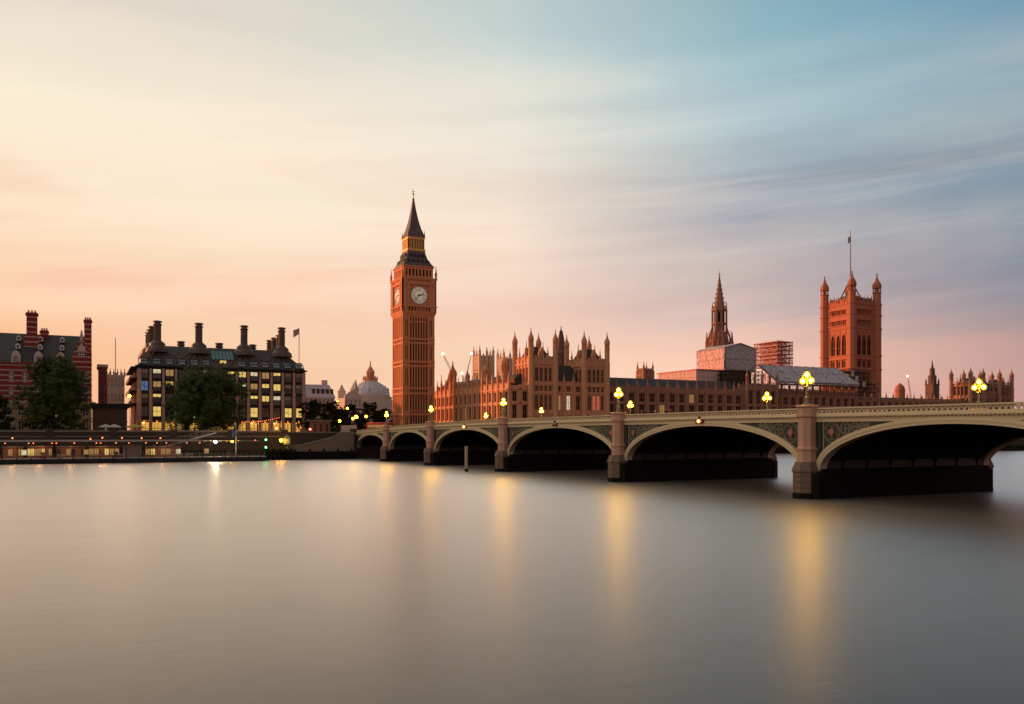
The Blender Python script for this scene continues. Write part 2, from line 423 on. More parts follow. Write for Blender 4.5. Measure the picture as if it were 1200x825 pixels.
def facade(root, wm, o, th, L, z0, z1, bays, rows, ww, pd=0.35, bw=0.7, mat='gothic_glass', head='flat', frame='honey_stone',
           nv=1, nh=1, courses=(), ends=True, skip=None, margin=0.0, wname='window'):
    """rows = window bands (z0, z1); piers and courses are real relief on the wall mesh"""
    wm.fr((o[0], o[1], 0), th)
    bl = (L - 2*margin) / bays
    zz = [z0] + [z for r in rows for z in r] + [z1]
    for a, b in zip(zz[0::2], zz[1::2]):
        if b > a: wm.box(0.0, L, -0.45, 0.0, a, b)
    for k in range(bays + 1):
        u = margin + k*bl; hw = (bl - ww)/2
        if margin and k in (0, bays):
            wm.box(0 if k == 0 else u-hw, u+hw if k == 0 else L, -0.44, 0.002, z0, z1-0.01)
        else: wm.box(max(0.003, u-hw), min(L-0.003, u+hw), -0.44, 0.002, z0, z1-0.01)
        if ends or 0 < k < bays: wm.box(u-bw/2, u+bw/2, -0.2, pd, z0, z1+0.3)
    for z in courses: wm.box(-0.08, L+0.08, -0.2, 0.40, z-0.24, z+0.24)
    for k in range(bays):
        u = margin + (k+0.5)*bl
        for j, (a, b) in enumerate(rows):
            mt = mat(k, j) if callable(mat) else mat
            p = wm.P(u, 0.30, a)
            window(root, round(ww, 2), round(b-a, 2), (p[0], p[1], a), R(th), mt, head, frame, nv, nh, name=wname)
def crenels(mb, o, th, L, z, step=1.2, h=0.7, dep=0.4):
    mb.fr((o[0], o[1], 0), th); n = max(1, int(L/step))
    mb.box(0, L, -dep, 0.05, z, z+h*0.6)
    for k in range(n): u = (k+0.5)*L/n; mb.box(u-step*0.28, u+step*0.28, -dep+0.01, 0.04, z+h*0.6, z+h*1.4)
def pinnacle(root, loc, r, h, mat='honey_stone'):
    def mk():
        m = MB()
        m.lathe(0, 0, [(r, 0), (r, h*0.42), (r*1.3, h*0.44), (r*1.3, h*0.48), (r*0.85, h*0.50), (r*0.45, h*0.72), (r*0.18, h*0.93)], 4, 45)
        m.lathe(0, 0, [(r*0.15, h*0.90), (r*0.42, h*0.94), (r*0.1, h*1.0)], 6)
        return m.mesh('pinnacle', mat)
    return put('pinnacle', cached(('p', r, h, mat), mk), root, loc)
def turret(root, loc, r, hs, hc, mat='honey_stone', n=8):
    """octagonal corner turret: shaft with bands, open lantern stage, ogee cap and finial"""
    def mk():
        m = MB()
        m.lathe(0, 0, [(r, 0), (r, hs*0.62), (r*1.16, hs*0.63), (r*1.16, hs*0.66), (r*0.92, hs*0.67)], n, 22.5)
        for i in range(n):
            a = R(22.5) + 2*math.pi*i/n
            m.lathe(r*0.84*math.cos(a), r*0.84*math.sin(a), [(r*0.16, hs*0.66), (r*0.16, hs*0.95)], 4, math.degrees(a))
        m.lathe(0, 0, [(r*0.5, hs*0.66), (r*0.5, hs*0.95)], n, 22.5)
        z = hs*0.945
        m.lathe(0, 0, [(r*1.15, z), (r*1.15, z+hc*0.04), (r*0.98, z+hc*0.06), (r*1.02, z+hc*0.18), (r*0.8, z+hc*0.36), (r*0.42, z+hc*0.52), (r*0.22, z+hc*0.70), (r*0.10, z+hc*0.86)], n, 22.5)
        for i in range(n):
            a = R(22.5) + 2*math.pi*i/n
            m.lathe(r*1.0*math.cos(a), r*1.0*math.sin(a), [(r*0.14, z), (r*0.10, z+hc*0.16), (0.01, z+hc*0.32)], 4, 45)
        return m.mesh('turret', mat)
    def fin():
        m = MB(); z = hs*0.945
        m.lathe(0, 0, [(r*0.11, z+hc*0.84), (r*0.26, z+hc*0.88), (r*0.07, z+hc*0.92), (r*0.05, z+hc*1.0)], 6)
        return m.mesh('finial', 'gilt')
    o = put('turret', cached(('t', r, hs, hc, mat), mk), root, loc)
    put('finial', cached(('tf', r, hs, hc), fin), o)
    return o

# ---- trees
def tree_mesh(seed, rx, rz, h, trunk_h, n_leaf, leaf, mat, blobs=22):
    """tapered trunk and limbs; crown of leaf clumps set through a lumpy full volume, clumps broken up with gaps"""
    rg = random.Random(seed)
    tm = MB(); top = h*0.7
    pts = [Vector((0, 0, 0)), Vector((rg.uniform(-.3, .3), rg.uniform(-.3, .3), trunk_h)), Vector((rg.uniform(-.6, .6), rg.uniform(-.6, .6), top))]
    r0 = h*0.026
    tm.lathe(0, 0, [(r0*1.6, 0), (r0*1.1, 0.6)], 8)
    tm.bar(pts[0], pts[1], r0*1.1, 8, r0*0.85); tm.bar(pts[1], pts[2], r0*0.85, 7, r0*0.3)
    zlo, zhi = h - 2*rz, h
    cs = []
    for i in range(blobs):
        f = (i + rg.random())/blobs
        z = zlo + (zhi-zlo)*(0.06 + 0.90*f)
        e = 1 - abs((z-zlo)/(zhi-zlo)*2 - 0.80)**2.2/2.0
        ring = rx*max(0.10, min(1.0, e))*0.80
        a = i*2.399 + rg.uniform(-.4, .4); rr = ring*math.sqrt(rg.uniform(0.10, 1.0))
        br = rx*rg.uniform(0.20, 0.34)
        c = Vector((rr*math.cos(a), rr*math.sin(a), min(z, zhi-br*.8))); cs.append((c, br))
        st = pts[1].lerp(pts[2], rg.random()*f); tm.bar(st, st.lerp(c, 0.9), r0*0.28, 5, r0*0.08)
    twigs = []
    for c, r in cs:
        for k in range(16):
            d = Vector((rg.gauss(0, 1), rg.gauss(0, 1), rg.gauss(0, .8))).normalized()
            twigs.append((c + d*r*rg.uniform(.55, 1.08), r*rg.uniform(.16, .34)))
    vs_, fs = [], []
    for i in range(n_leaf):
        c, r = twigs[rg.randrange(len(twigs))]
        p = c + Vector((rg.gauss(0, .6), rg.gauss(0, .6), rg.gauss(0, .45)))*r
        a = Vector((rg.gauss(0, 1), rg.gauss(0, 1), rg.gauss(0, .7))).normalized(); b = a.orthogonal().normalized()
        s = leaf*rg.uniform(0.6, 1.3); k = len(vs_)
        vs_ += [tuple(p + a*s), tuple(p + b*s*0.6), tuple(p - a*s), tuple(p - b*s*0.6)]; fs.append((k, k+1, k+2, k+3))
    cm = MB(); cm.v, cm.f = vs_, fs
    return tm.mesh('trunk', 'bark'), cm.mesh('crown', mat)
def tree(label, loc, meshes, sc=1.0, rz=0.0, group=None, name='tree'):
    r = thing(name, label, 'tree', loc, rz, group); r.scale = sc if isinstance(sc, tuple) else (sc, sc, sc)
    put('trunk', meshes[0], r); put('crown', meshes[1], r)
    return r

# ------------------------------------------------------------------ water, ground, roads
m = MB(); m.cube(-3000, 9000, -2600, 0.5, -3, 0); struct(m.build('water', 'river_water'))
m = MB()
m.cube(-6000, 12000, 2.5, 15000, 2.0, 6.9)
struct(m.build('ground', 'earth'))
m = MB(); m.cube(-700, -8, 8, 19, 6.9, 6.904); m.cube(-8, 29, 5, 75, 6.9, 6.908); m.cube(32, 55, 88, 300, 6.9, 6.904)
struct(m.build('road', 'asphalt'))
m = MB(); m.cube(-700, -8.2, 2.5, 7.9, 6.9, 7.03); m.cube(-700, -8.2, 19.1, 39, 6.9, 7.03)
struct(m.build('pavement', 'paving'))
m = MB(); m.cube(30.5, 330, -6, 12, 1.0, 5.0)
struct(m.build('terrace', 'paving'))

# ------------------------------------------------------------------ bridge
PIERS = [-31.1, -64.2, -103.1, -143.0, -180.7, -215.3]
ENDS = [0.0] + PIERS + [-247.0]
BW = 28.3
def T(q): return 10.12 - (1.45 if q > -123 else 0.6)*(min(abs(q + 123), 125)/115)**2.6
bridge = thing('bridge', 'long cream painted arch bridge on stone piers crossing the river', 'bridge')
HP, SPR, RT = 1.55, 3.15, 0.68
def arch_fn(i):
    qa, qb = ENDS[i], ENDS[i+1]; c = (qa+qb)/2; a = (qa-qb)/2 - HP; zc = T(c) - 1.86
    return qa, qb, c, a, zc - SPR
def arch_loops(i, off0, off1, t0, t1, n=44):
    qa, qb, c, a, b = arch_fn(i); ls = []
    for k in range(n+1):
        th = math.pi*k/n; y, z = a*math.cos(th), b*math.sin(th)
        nx, nz = math.cos(th)/a, math.sin(th)/b; l = math.hypot(nx, nz); nx, nz = nx/l, nz/l
        p0 = (c+y+nx*off0, SPR+z+nz*off0); p1 = (c+y+nx*off1, SPR+z+nz*off1)
        ls.append([(t0, p0[0], p0[1]), (t1, p0[0], p0[1]), (t1, p1[0], p1[1]), (t0, p1[0], p1[1])])
    return ls
def extr(i, y):      # height of the outer edge of the arch ring at y
    qa, qb, c, a, b = arch_fn(i); A, B = a+RT, b+RT; x = abs(y-c)/A
    return SPR + B*math.sqrt(max(0, 1-x*x)) if x < 1 else SPR
def strip(mb, qa, qb, t0, t1, lo, hi, n=12):
    ls = []
    for k in range(n+1):
        q = qa + (qb-qa)*k/n; z = T(q)
        ls.append([(t0, q, z+lo), (t1, q, z+lo), (t1, q, z+hi), (t0, q, z+hi)])
    mb.loops(ls)
for i in range(7):
    qa, qb, c, a, b = arch_fn(i)
    m = MB(); m.loops(arch_loops(i, 0, RT, -0.16, 0.9)); m.loops(arch_loops(i, RT*0.45, RT*0.62, -0.22, 0.0)); m.build('arch_ring', 'bridge_paint', bridge)
    m = MB(); m.loops(arch_loops(i, 0, RT, BW-0.9, BW+0.16)); m.build('arch_ring', 'bridge_paint', bridge)
    m = MB(); m.loops(arch_loops(i, 0.3, 0.72, 0.9, BW-0.9))
    for k in range(7): tt = 3.2 + k*3.8; m.loops(arch_loops(i, 0.02, 0.5, tt, tt+0.25, 24))
    m.build('vault', 'vault_iron_shaded', bridge)
    for face, (t0, t1, sg, t2) in enumerate(((0.22, 0.6, -1, 0.0), (BW-0.6, BW-0.22, 1, BW))):
        m = MB(); ls = []
        n = 60
        for k in range(n+1):
            q = qa - HP*0.4 + (qb-qa+HP*0.8)*k/n
            lo, hi = extr(i, q) - 0.12, T(q) - 1.0
            ls.append([(t0, q, lo), (t1, q, lo), (t1, q, hi), (t0, q, hi)])
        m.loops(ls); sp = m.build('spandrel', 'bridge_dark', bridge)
        # open ironwork: diminishing circles, frame mouldings and a shield at the pier
        tf = t0-0.03 if sg < 0 else t1+0.03
        for side in (1, -1):
            tr = MB(); sh = MB()
            e = c + side*((qa-qb)/2 - HP); d = 0.35; first = True
            for _ in range(6):
                ok = False
                for r in [x*0.06 for x in range(20, 3, -1)]:
                    q0 = e - side*(d+r); zt = T(q0) - 1.62; zc_ = zt - r
                    if all(zc_ - r*math.sin(math.pi*j/8) > extr(i, q0 - side*r*math.cos(math.pi*j/8)) + 0.08 for j in range(9)): ok = True; break
                if not ok: break
                for j in range(20):
                    a0, a1 = 2*math.pi*j/20, 2*math.pi*(j+1)/20
                    tr.bar((tf, q0+r*math.cos(a0), zc_+r*math.sin(a0)), (tf, q0+r*math.cos(a1), zc_+r*math.sin(a1)), 0.055, 4)
                for j in range(4):
                    a0 = math.pi/4 + j*math.pi/2; rr = r*0.42
                    for k in range(10):
                        b0, b1 = 2*math.pi*k/10, 2*math.pi*(k+1)/10
                        tr.bar((tf, q0+rr*1.1*math.cos(a0)+rr*math.cos(b0), zc_+rr*1.1*math.sin(a0)+rr*math.sin(b0)),
                               (tf, q0+rr*1.1*math.cos(a0)+rr*math.cos(b1), zc_+rr*1.1*math.sin(a0)+rr*math.sin(b1)), 0.035, 4)
                if first:
                    pts = [(-.5, .55), (.5, .55), (.5, 0), (.3, -.4), (0, -.65), (-.3, -.4), (-.5, 0)]
                    s_ = r*0.62; dt = 0.13*(-1 if sg < 0 else 1)
                    sh.loops([[(tf+k_*dt, q0+p[0]*s_, zc_+p[1]*s_) for p in pts] for k_ in (0.3, 1)])
                    first = False
                d += 2*r + 0.10
            tr.cube(min(tf-.1, tf+.1), max(tf-.1, tf+.1), e-side*0.3-.08, e-side*0.3+.08, SPR+0.9, T(e)-1.5)
            tr.build('tracery', 'bridge_tracery', sp)
            if sh.v: sh.build('shield', 'shield_red', sp)
        m = MB(); strip(m, qa, qb, min(t2, t2-sg*0.3), max(t2, t2-sg*0.3), -1.56, -1.0)
        m.build('fascia', 'bridge_paint', bridge)
        # cornice with dentils
        m = MB(); o0, o1 = sorted((t2+sg*0.34, t2-sg*0.4)); strip(m, qa, qb, o0, o1, -0.99, -0.88)
        o0, o1 = sorted((t2+sg*0.22, t2-sg*0.4)); strip(m, qa, qb, o0, o1, -0.878, -0.74)
        dm = m; nd = int((qa-qb)/0.42)
        for k in range(nd):
            q = qa - (k+0.5)*(qa-qb)/nd; z = T(q); o0, o1 = sorted((t2+sg*0.27, t2+sg*0.02))
            dm.cube(o0, o1, q-0.10, q+0.10, z-1.10, z-0.985)
        dm.build('cornice', 'bridge_paint', bridge)
        # pierced parapet
        m = MB(); o0, o1 = sorted((t2+sg*0.10, t2-sg*0.24))
        strip(m, qa, qb, o0, o1, -0.738, -0.58); strip(m, qa, qb, o0-0.06, o1+0.06, -0.16, 0.0)
        n = int((qa-qb)/0.56); tm_ = (o0+o1)/2
        for k in range(n):
            q0 = qa - k*(qa-qb)/n; q1 = qa - (k+1)*(qa-qb)/n; qm = (q0+q1)/2; z = T(qm)
            m.bar((tm_, q0, z-0.60), (tm_, qm, z-0.14), 0.075, 4); m.bar((tm_, qm, z-0.14), (tm_, q1, z-0.60), 0.075, 4)
            m.bar((tm_, q0, z-0.36), (tm_, q0, z-0.14), 0.05, 4)
        m.build('parapet', 'bridge_paint', bridge)
m = MB()
for i in range(7):
    strip(m, ENDS[i], ENDS[i+1], 0.32, BW-0.32, -1.52, -1.25, 10)
m.build('deck', 'vault_iron_shaded', bridge)
m = MB(); strip(m, 0, -247, 3.6, BW-3.6, -1.248, -1.20, 70); struct(m.build('road', 'asphalt'))
m = MB(); strip(m, 0, -247, 0.34, 3.58, -1.246, -1.07, 70); strip(m, 0, -247, BW-3.58, BW-0.34, -1.246, -1.07, 70); struct(m.build('pavement', 'paving'))
for q in PIERS:
    z = T(q)
    m = MB(); m.cube(0.05, BW-0.05, q-HP, q+HP, 2.9, z-1.57)
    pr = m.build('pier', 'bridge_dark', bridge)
    b_ = MB()
    b_.loops([[(-0.6, q-1.9, zz), (-1.5, q-0.75, zz), (-1.5, q+0.75, zz), (-0.6, q+1.9, zz), (BW+0.4, q+1.9, zz), (BW+2.1, q+0.75, zz), (BW+2.1, q-0.75, zz), (BW+0.4, q-1.9, zz)] for zz in (-3, 2.8)])
    b_.loops([[(0.1, q-1.9, 2.8), (BW-0.1, q-1.9, 2.8), (BW-0.1, q+1.9, 2.8), (0.1, q+1.9, 2.8)], [(0.1, q-1.6, 3.3), (BW-0.1, q-1.6, 3.3), (BW-0.1, q+1.6, 3.3), (0.1, q+1.6, 3.3)]])
    b_.build('pier_base', 'tide_stain', pr)
    for t0 in (-0.45, BW+0.45):
        s = -1 if t0 < 0 else 1; tp = t0 + s*0.25
        k = MB(); k.lathe(tp, q, [(1.42, -3)] + [p_ for n_ in range(4) for p_ in ((1.42, .55+n_*.6), (1.36, .58+n_*.6), (1.36, .63+n_*.6), (1.42, .66+n_*.6))] + [(1.42, 2.9), (1.55, 2.95), (1.55, 3.15), (1.2, 3.95), (1.16, 4.05)], 8, 22.5)
        pd_ = k.build('pedestal', 'pier_base', pr)
        k = MB(); k.lathe(tp, q, [(1.47, -3), (1.47, .45), (1.40, .65)], 8, 22.5); k.build('tide_mark', 'tide_stain', pd_)
        k = MB()
        k.lathe(t0, q, [(1.06, 3.7), (1.06, 5.3), (1.20, 5.36), (1.20, 5.56), (1.0, 5.72), (0.98, z-1.05), (1.22, z-0.98), (1.22, z-0.74), (1.08, z-0.70), (1.08, z+0.02), (1.28, z+0.10), (1.28, z+0.26), (1.15, z+0.34)], 8, 22.5)
        k.build('turret_shaft', 'granite', pr)
m = MB()
m.cube(-1.6, BW+1.6, -1.55, 2.5, -3, T(0)-1.25); m.cube(0.3, BW-0.3, 2.5, 5, 6.9, T(0)-1.25)
m.lathe(-0.4, 0.3, [(1.9, -3), (1.9, 3.0), (1.3, 3.8), (1.2, 8.3), (1.4, 8.4), (1.4, 8.8), (1.2, 8.95)], 8, 22.5)
m.build('abutment', 'river_wall', bridge)
m = MB(); m.cube(-1.6, BW+1.6, -260, -247, -3, T(-247)-1.2); m.build('abutment', 'river_wall', bridge)

# three-globe lamps over every pier, on both parapets
def make_lamp():
    r = thing('bridge_lamp', 'x', 'street lamp', (0, 0, 0), 0, 'three globe lamps along the bridge parapets')
    m = MB(); m.lathe(0, 0, [(0.42, 0), (0.42, 0.18), (0.30, 0.26), (0.26, 0.75), (0.34, 0.80), (0.34, 0.88), (0.16, 0.98), (0.12, 2.0), (0.19, 2.04), (0.11, 2.10), (0.09, 2.75), (0.16, 2.8), (0.08, 2.9)], 8, 22.5)
    m.build('post', 'lamp_iron', r)
    m = MB()
    for s in (-1, 1):
        pts = [(0, 2.05), (0.24, 2.02), (0.53, 2.10), (0.62, 2.30)]
        for a_, b_ in zip(pts, pts[1:]): m.bar((0, s*a_[0], a_[1]), (0, s*b_[0], b_[1]), 0.055, 6)
        m.lathe(0, s*0.62, [(0.08, 2.28), (0.20, 2.36), (0.16, 2.42)], 8)
    m.lathe(0, 0, [(0.10, 2.85), (0.20, 2.95), (0.16, 3.0)], 8)
    m.build('bracket', 'lamp_iron', r)
    for y, z in ((-0.62, 2.68), (0.62, 2.68), (0, 3.36)):
        g_ = MB(); g_.ball((0, y, z), 0.40, 14, 10); o = g_.build('globe', 'amber_glass', r, True)
        g_ = MB(); g_.ball((0, y, z), 0.20, 12, 8); g_.build('mantle', 'mantle', o, True)
        f_ = MB(); f_.lathe(0, y, [(0.14, z+0.38), (0.10, z+0.45), (0.03, z+0.48), (0.01, z+0.62)], 8); f_.build('cap', 'lamp_iron', o)
    return r
lamp0 = make_lamp()
ordn = ['fifth', 'fourth', 'third', 'second', 'nearest']
for i, q in enumerate(PIERS[:5]):
    for side, t0 in (('near', -0.45), ('far', BW+0.45)):
        which = ('rightmost' if i == 4 else 'leftmost' if i == 0 else ordn[i] + ' from the right')
        lb = f"three globe lamp on the bridge's {side} parapet, {which} in that row"
        loc = (t0, q, T(q)+0.34)
        o = lamp0 if (i == 0 and side == 'near') else copy_tree(lamp0, loc)
        o.location = loc; o['label'] = lb

# navigation lights hung at the crown of each arch
for i in range(7):
    qa, qb, c, a, b = arch_fn(i)
    if i not in (2, 3, 4): continue
    lit = {2: 'amber_light', 3: None, 4: 'red_signal'}[i]
    lab = {2: 'navigation light glowing amber over the third arch from the bank', 3: 'unlit dark navigation light above the arch in front of the twin towers', 4: 'navigation light glowing red over the widest whole arch'}[i]
    r = thing('navigation_light', lab, 'signal light', (-0.25, c, T(c)-1.25), 0, 'navigation lights over the arches')
    m = MB(); m.cube(-0.12, 0.05, -0.75, 0.75, -0.28, 0.28); m.cube(-0.2, 0.02, -0.12, 0.12, 0.28, 0.62)
    m.build('housing', 'black_iron', r)
    for s in (-0.42, 0.42) if i == 3 else (0,):
        l_ = MB(); l_.ball((-0.2, s, 0), 0.24, 10, 6); l_.build('lens', lit or 'gilt', r, True)

# ------------------------------------------------------------------ river wall, steps
r = thing('embankment_wall', 'long granite river wall with flat coping above the pontoon', 'wall', (-21, 0, 0))
m = MB(); m.cube(-600, 0, 0.8, 2.5, -2, 7.85)
for k in range(40): m.cube(-k*15-0.9, -k*15+0.9, 0.45, 2.5, -2, 8.6)
m.build('wall', 'river_wall', r)
m = MB(); m.cube(-600, 0, 0.6, 2.7, 7.85, 8.35); m.cube(-600, 0, 0.62, 0.82, 6.5, 6.8); m.build('coping', 'paving', r)
m = MB(); m.cube(-600, 0, 0.55, 0.8, -2, 2.6); m.build('tide_mark', 'tide_stain', r)
r = thing('river_steps', 'stone river stairs with sloping coping descending beside the bridge', 'stairs', (-21, -4, 0))
prof = [(0, 3.6), (4.5, 3.9), (9, 5.1), (11.5, 5.4), (15.5, 7.2), (19.4, 7.5)]
m = MB(); m.poly([(0, -2)] + [(19.4, -2)] + prof[::-1], -3.5, 0); m.build('wall', 'quay_stone', r)
m = MB()
for (xa, za), (xb, zb) in zip(prof, prof[1:]):
    m.poly([(xa, za), (xb, zb), (xb, zb+0.5), (xa, za+0.5)], -0.7, 0.2)
m.build('coping', 'paving', r)
m = MB()
for k in range(22): m.cube(0.5+k*0.8, 1.3+k*0.8, 0.8, 3.4, 2.5, 3.4+k*0.2)
m.build('steps', 'paving', r)
m = MB(); m.box(-3, 19.4, 0.0, 0.9, -2, 2.3); m.build('tide_ledge', 'tide_stain', r)
m = MB()
for k in range(5): m.lathe(2+k*4.1, -0.9, [(0.28, -2), (0.28, 3.0)], 8)
m.build('fender', 'tide_stain', r)
r = thing('back_wall', 'brown stone street wall behind the river stairs', 'wall', (-21, 2.5, 0))
m = MB(); m.cube(0, 19.4, -0.9, 0.05, -1, 7.7); m.build('wall', 'river_wall', r)
m = MB(); m.cube(0, 19.4, -1.1, 0.1, 7.7, 8.0); m.build('coping', 'paving', r)
r = thing('terrace_wall', 'dark river wall of the palace terrace seen through the arches', 'wall', (31.3, -6, 0))
m = MB(); m.cube(0, 300, -0.6, 0.3, -2, 5.0); m.build('wall', 'river_wall', r)
m = MB(); m.cube(0, 300, -0.75, 0.35, 5.0, 5.9); m.build('parapet', 'wing_stone', r)
m = MB(); m.cube(0, 300, -0.9, -0.6, -2, 2.5); m.build('tide_mark', 'tide_stain', r)

# ------------------------------------------------------------------ clock tower
def roman(n): return ['XII', 'I', 'II', 'III', 'IIII', 'V', 'VI', 'VII', 'VIII', 'IX', 'X', 'XI'][n % 12]
def clock_tower():
    t0, q0, w_ = 35.8, 60.0, 12.4; h = w_/2
    r = thing('clock_tower', 'tall slender clock tower with pale round dials and pointed iron spire', 'clock tower', (t0+h, q0+h, 6.9))
    Zs = lambda z: z - 6.9
    sh = MB(); sh.cube(-h+.45, h-.45, -h+.45, h-.45, 0, Zs(54))
    ths = (0, -90, 90, 180)
    bands = [15.0, 23.0, 25.0, 33.6, 35.2, 42.4, 44.0]
    for th in ths:
        sh.fr((0, 0, 0), th)
        for s in (-1, 1):                                  # corner piers with a sunk strip
            sh.box(s*h-(0 if s < 0 else 2.5), s*h+(2.5 if s < 0 else 0), h-.46, h, 0, Zs(54))
            sh.box(s*(h-.35)-.3, s*(h-.35)+.3, h-.1, h+.28, 0, Zs(53))
            sh.box(s*(h-2.15)-.28, s*(h-2.15)+.28, h-.1, h+.24, 0, Zs(53))
        for k in range(8):                                 # shafts of the panelled face
            u = -3.7 + k*7.4/7; sh.box(u-.2, u+.2, h-.46, h+.05, 0, Zs(53))
        for z in bands: sh.box(-h-.12, h+.12, h-.2, h+.38, Zs(z)-.3, Zs(z)+.3)
        for za, zb in ((6.9, 9.0), (15.0, 16.4), (23.0, 25.0), (33.6, 35.2), (42.4, 44.0), (50.5, 53)):
            sh.box(-3.8, 3.8, h-.45, h-.12, Zs(za), Zs(zb))
    sh.fr(); sh.build('shaft', 'tower_stone', r)
    for th in (0, -90):                                    # slit windows between the shafts
        fm = MB((0, 0, 0), th)
        for za, zb in ((16.6, 22.6), (25.4, 33.0), (35.8, 41.8), (44.5, 50.3)):
            for k in range(7):
                u = -3.7 + (k+.5)*7.4/7; p = fm.P(u, -h+.40, Zs(za))
                window(r, 0.46, round(zb-za, 2), p, R(th), 'gothic_glass', 'flat', None)
        for za, zb in ((9.6, 14.4), (15.2, 16.2), (23.4, 24.7), (33.9, 35.0), (42.6, 43.8), (50.9, 52.2), (54.75, 56.1)):
            for k in range(7):
                u = -3.7 + (k+.5)*7.4/7; d_ = .02 if zb > 54 else .115
                p = fm.P(u, -h+d_, Zs(za)) if zb < 54 else fm.P(u*1.25, -h-.30, Zs(za))
                window(r, 0.5 if zb < 54 else .75, round(zb-za, 2), p, R(th), 'gothic_glass', 'flat', None, name='tracery_shade')  # dark panes stand in for the shade inside the carved bands
    for th in (0, -90):
        fm = MB((0, 0, 0), th)
        for za, zb in ((9.8, 14.2), (16.2, 22.2), (26, 32.6), (36.2, 41.4), (45, 51.4)):
            for s_ in (-1, 1):
                for du in (4.55, 5.25): window(r, 0.26, round(zb-za, 2), fm.P(s_*du, -h-.015, Zs(za)), R(th), 'gothic_glass', 'flat', None, name='panel_shade')  # dark strips laid on the piers as the shade of recesses
    # clock stage
    ch = h + 0.75
    cs = MB()
    cs.loops([[(a_*s0, b_*s0, z) for a_, b_ in ((-1,-1),(1,-1),(1,1),(-1,1))] for s0, z in ((h, Zs(52.6)), (ch, Zs(54.2)), (ch, Zs(54.6)), (ch-.5, Zs(54.7)), (ch-.5, Zs(66.4)), (ch, Zs(66.7)), (ch+.25, Zs(67.2)), (ch+.25, Zs(67.6)), (ch-.9, Zs(67.7))) ])
    for th in ths:
        cs.fr((0, 0, 0), th)
        for s in (-1, 1):
            cs.box(s*ch-(0 if s < 0 else 2.1), s*ch+(2.1 if s < 0 else 0), ch-.52, ch, Zs(54.5), Zs(66.8))
            for z in (56.6, 58.7, 60.8, 62.9, 65.0): cs.box(s*(ch-1.05)-.62, s*(ch-1.05)+.62, ch-.1, ch+.10, Zs(z)-.75, Zs(z)+.75)
        cs.box(-ch-.1, ch+.1, ch-.3, ch+.3, Zs(56.3), Zs(56.8))
        for k in range(9): u = -4.6 + k*9.2/8; cs.box(u-.2, u+.2, ch-.6, ch+.05, Zs(54.5), Zs(56.4))
        # square frame round the dial
        for s in (-1, 1): cs.box(s*4.45-.35, s*4.45+.35, ch-.52, ch+.15, Zs(56.8), Zs(65.2))
        cs.box(-4.8, 4.8, ch-.52, ch+.16, Zs(64.8), Zs(65.6))
    cs.fr(); cs.build('clock_stage', 'tower_stone', r)
    zc = Zs(60.8)
    for th in ths:
        fm = MB((0, 0, zc), th); pl = ch - .46
        n = 40; rad = 3.45
        fm.poly([(rad*math.cos(2*math.pi*i/n), rad*math.sin(2*math.pi*i/n)) for i in range(n)], pl, pl+.10)
        d = fm.build('clock_face', 'dial_glow', r)
        k_ = MB((0, 0, zc), th); dd = pl + .12
        def arc(rr, wd):
            for i in range(n):
                a0, a1 = 2*math.pi*i/n, 2*math.pi*(i+1)/n
                k_.poly([(rr*math.cos(a0), rr*math.sin(a0)), ((rr+wd)*math.cos(a0), (rr+wd)*math.sin(a0)), ((rr+wd)*math.cos(a1), (rr+wd)*math.sin(a1)), (rr*math.cos(a1), rr*math.sin(a1))], dd-.03, dd+.02)
        arc(3.30, .20); arc(2.86, .07); arc(1.85, .10)
        for i in range(60):
            a0 = 2*math.pi*i/60; k_.bar((2.95*math.sin(a0), -dd, 2.95*math.cos(a0)), (3.25*math.sin(a0), -dd, 3.25*math.cos(a0)), .035, 4)
        for hnum in range(12):
            a0 = 2*math.pi*hnum/12; tx = roman(hnum); wd = sum({'I': .17, 'V': .36, 'X': .36}[c_] for c_ in tx); x = -wd/2
            def pt(u, v): rr = 2.02 + v*.76; return (rr*math.sin(a0)+u*math.cos(a0), -dd, rr*math.cos(a0)-u*math.sin(a0))
            for c_ in tx:
                if c_ == 'I': k_.bar(pt(x+.085, 0), pt(x+.085, 1), .05, 4); x += .17
                elif c_ == 'V': k_.bar(pt(x+.18, 0), pt(x+.04, 1), .05, 4); k_.bar(pt(x+.18, 0), pt(x+.32, 1), .04, 4); x += .36
                else: k_.bar(pt(x+.04, 0), pt(x+.32, 1), .05, 4); k_.bar(pt(x+.32, 0), pt(x+.04, 1), .04, 4); x += .36
        k_.build('numeral_ring', 'black_iron', d)
        hd = MB((0, 0, zc), th); d2 = pl + .2
        for ang, ln, wd in ((78.5, 2.15, .20), (221, 3.0, .13)):
            a0 = R(ang); sx_, cx_ = math.sin(a0), math.cos(a0)
            hd.poly([(-sx_*.7+cx_*wd, -cx_*.7-sx_*wd), (-sx_*.7-cx_*wd, -cx_*.7+sx_*wd), (sx_*ln*.7-cx_*wd, cx_*ln*.7+sx_*wd), (sx_*ln, cx_*ln), (sx_*ln*.7+cx_*wd, cx_*ln*.7-sx_*wd)], d2, d2+.05); d2 += .07
        hd.build('hands', 'black_iron', d)
        g_ = MB((0, 0, zc), th)                              # gilded spandrels round the dial
        for sx_ in (-1, 1):
            for sz_ in (-1, 1): g_.ring((sx_*3.35, -pl-.1, sz_*3.35), .5, .09, 10)
        g_.build('gilding', 'gilt', d)
    # belfry arcade
    bl = ch - 1.0
    b = MB(); b.cube(-bl+.9, bl-.9, -bl+.9, bl-.9, Zs(67.6), Zs(72.0))
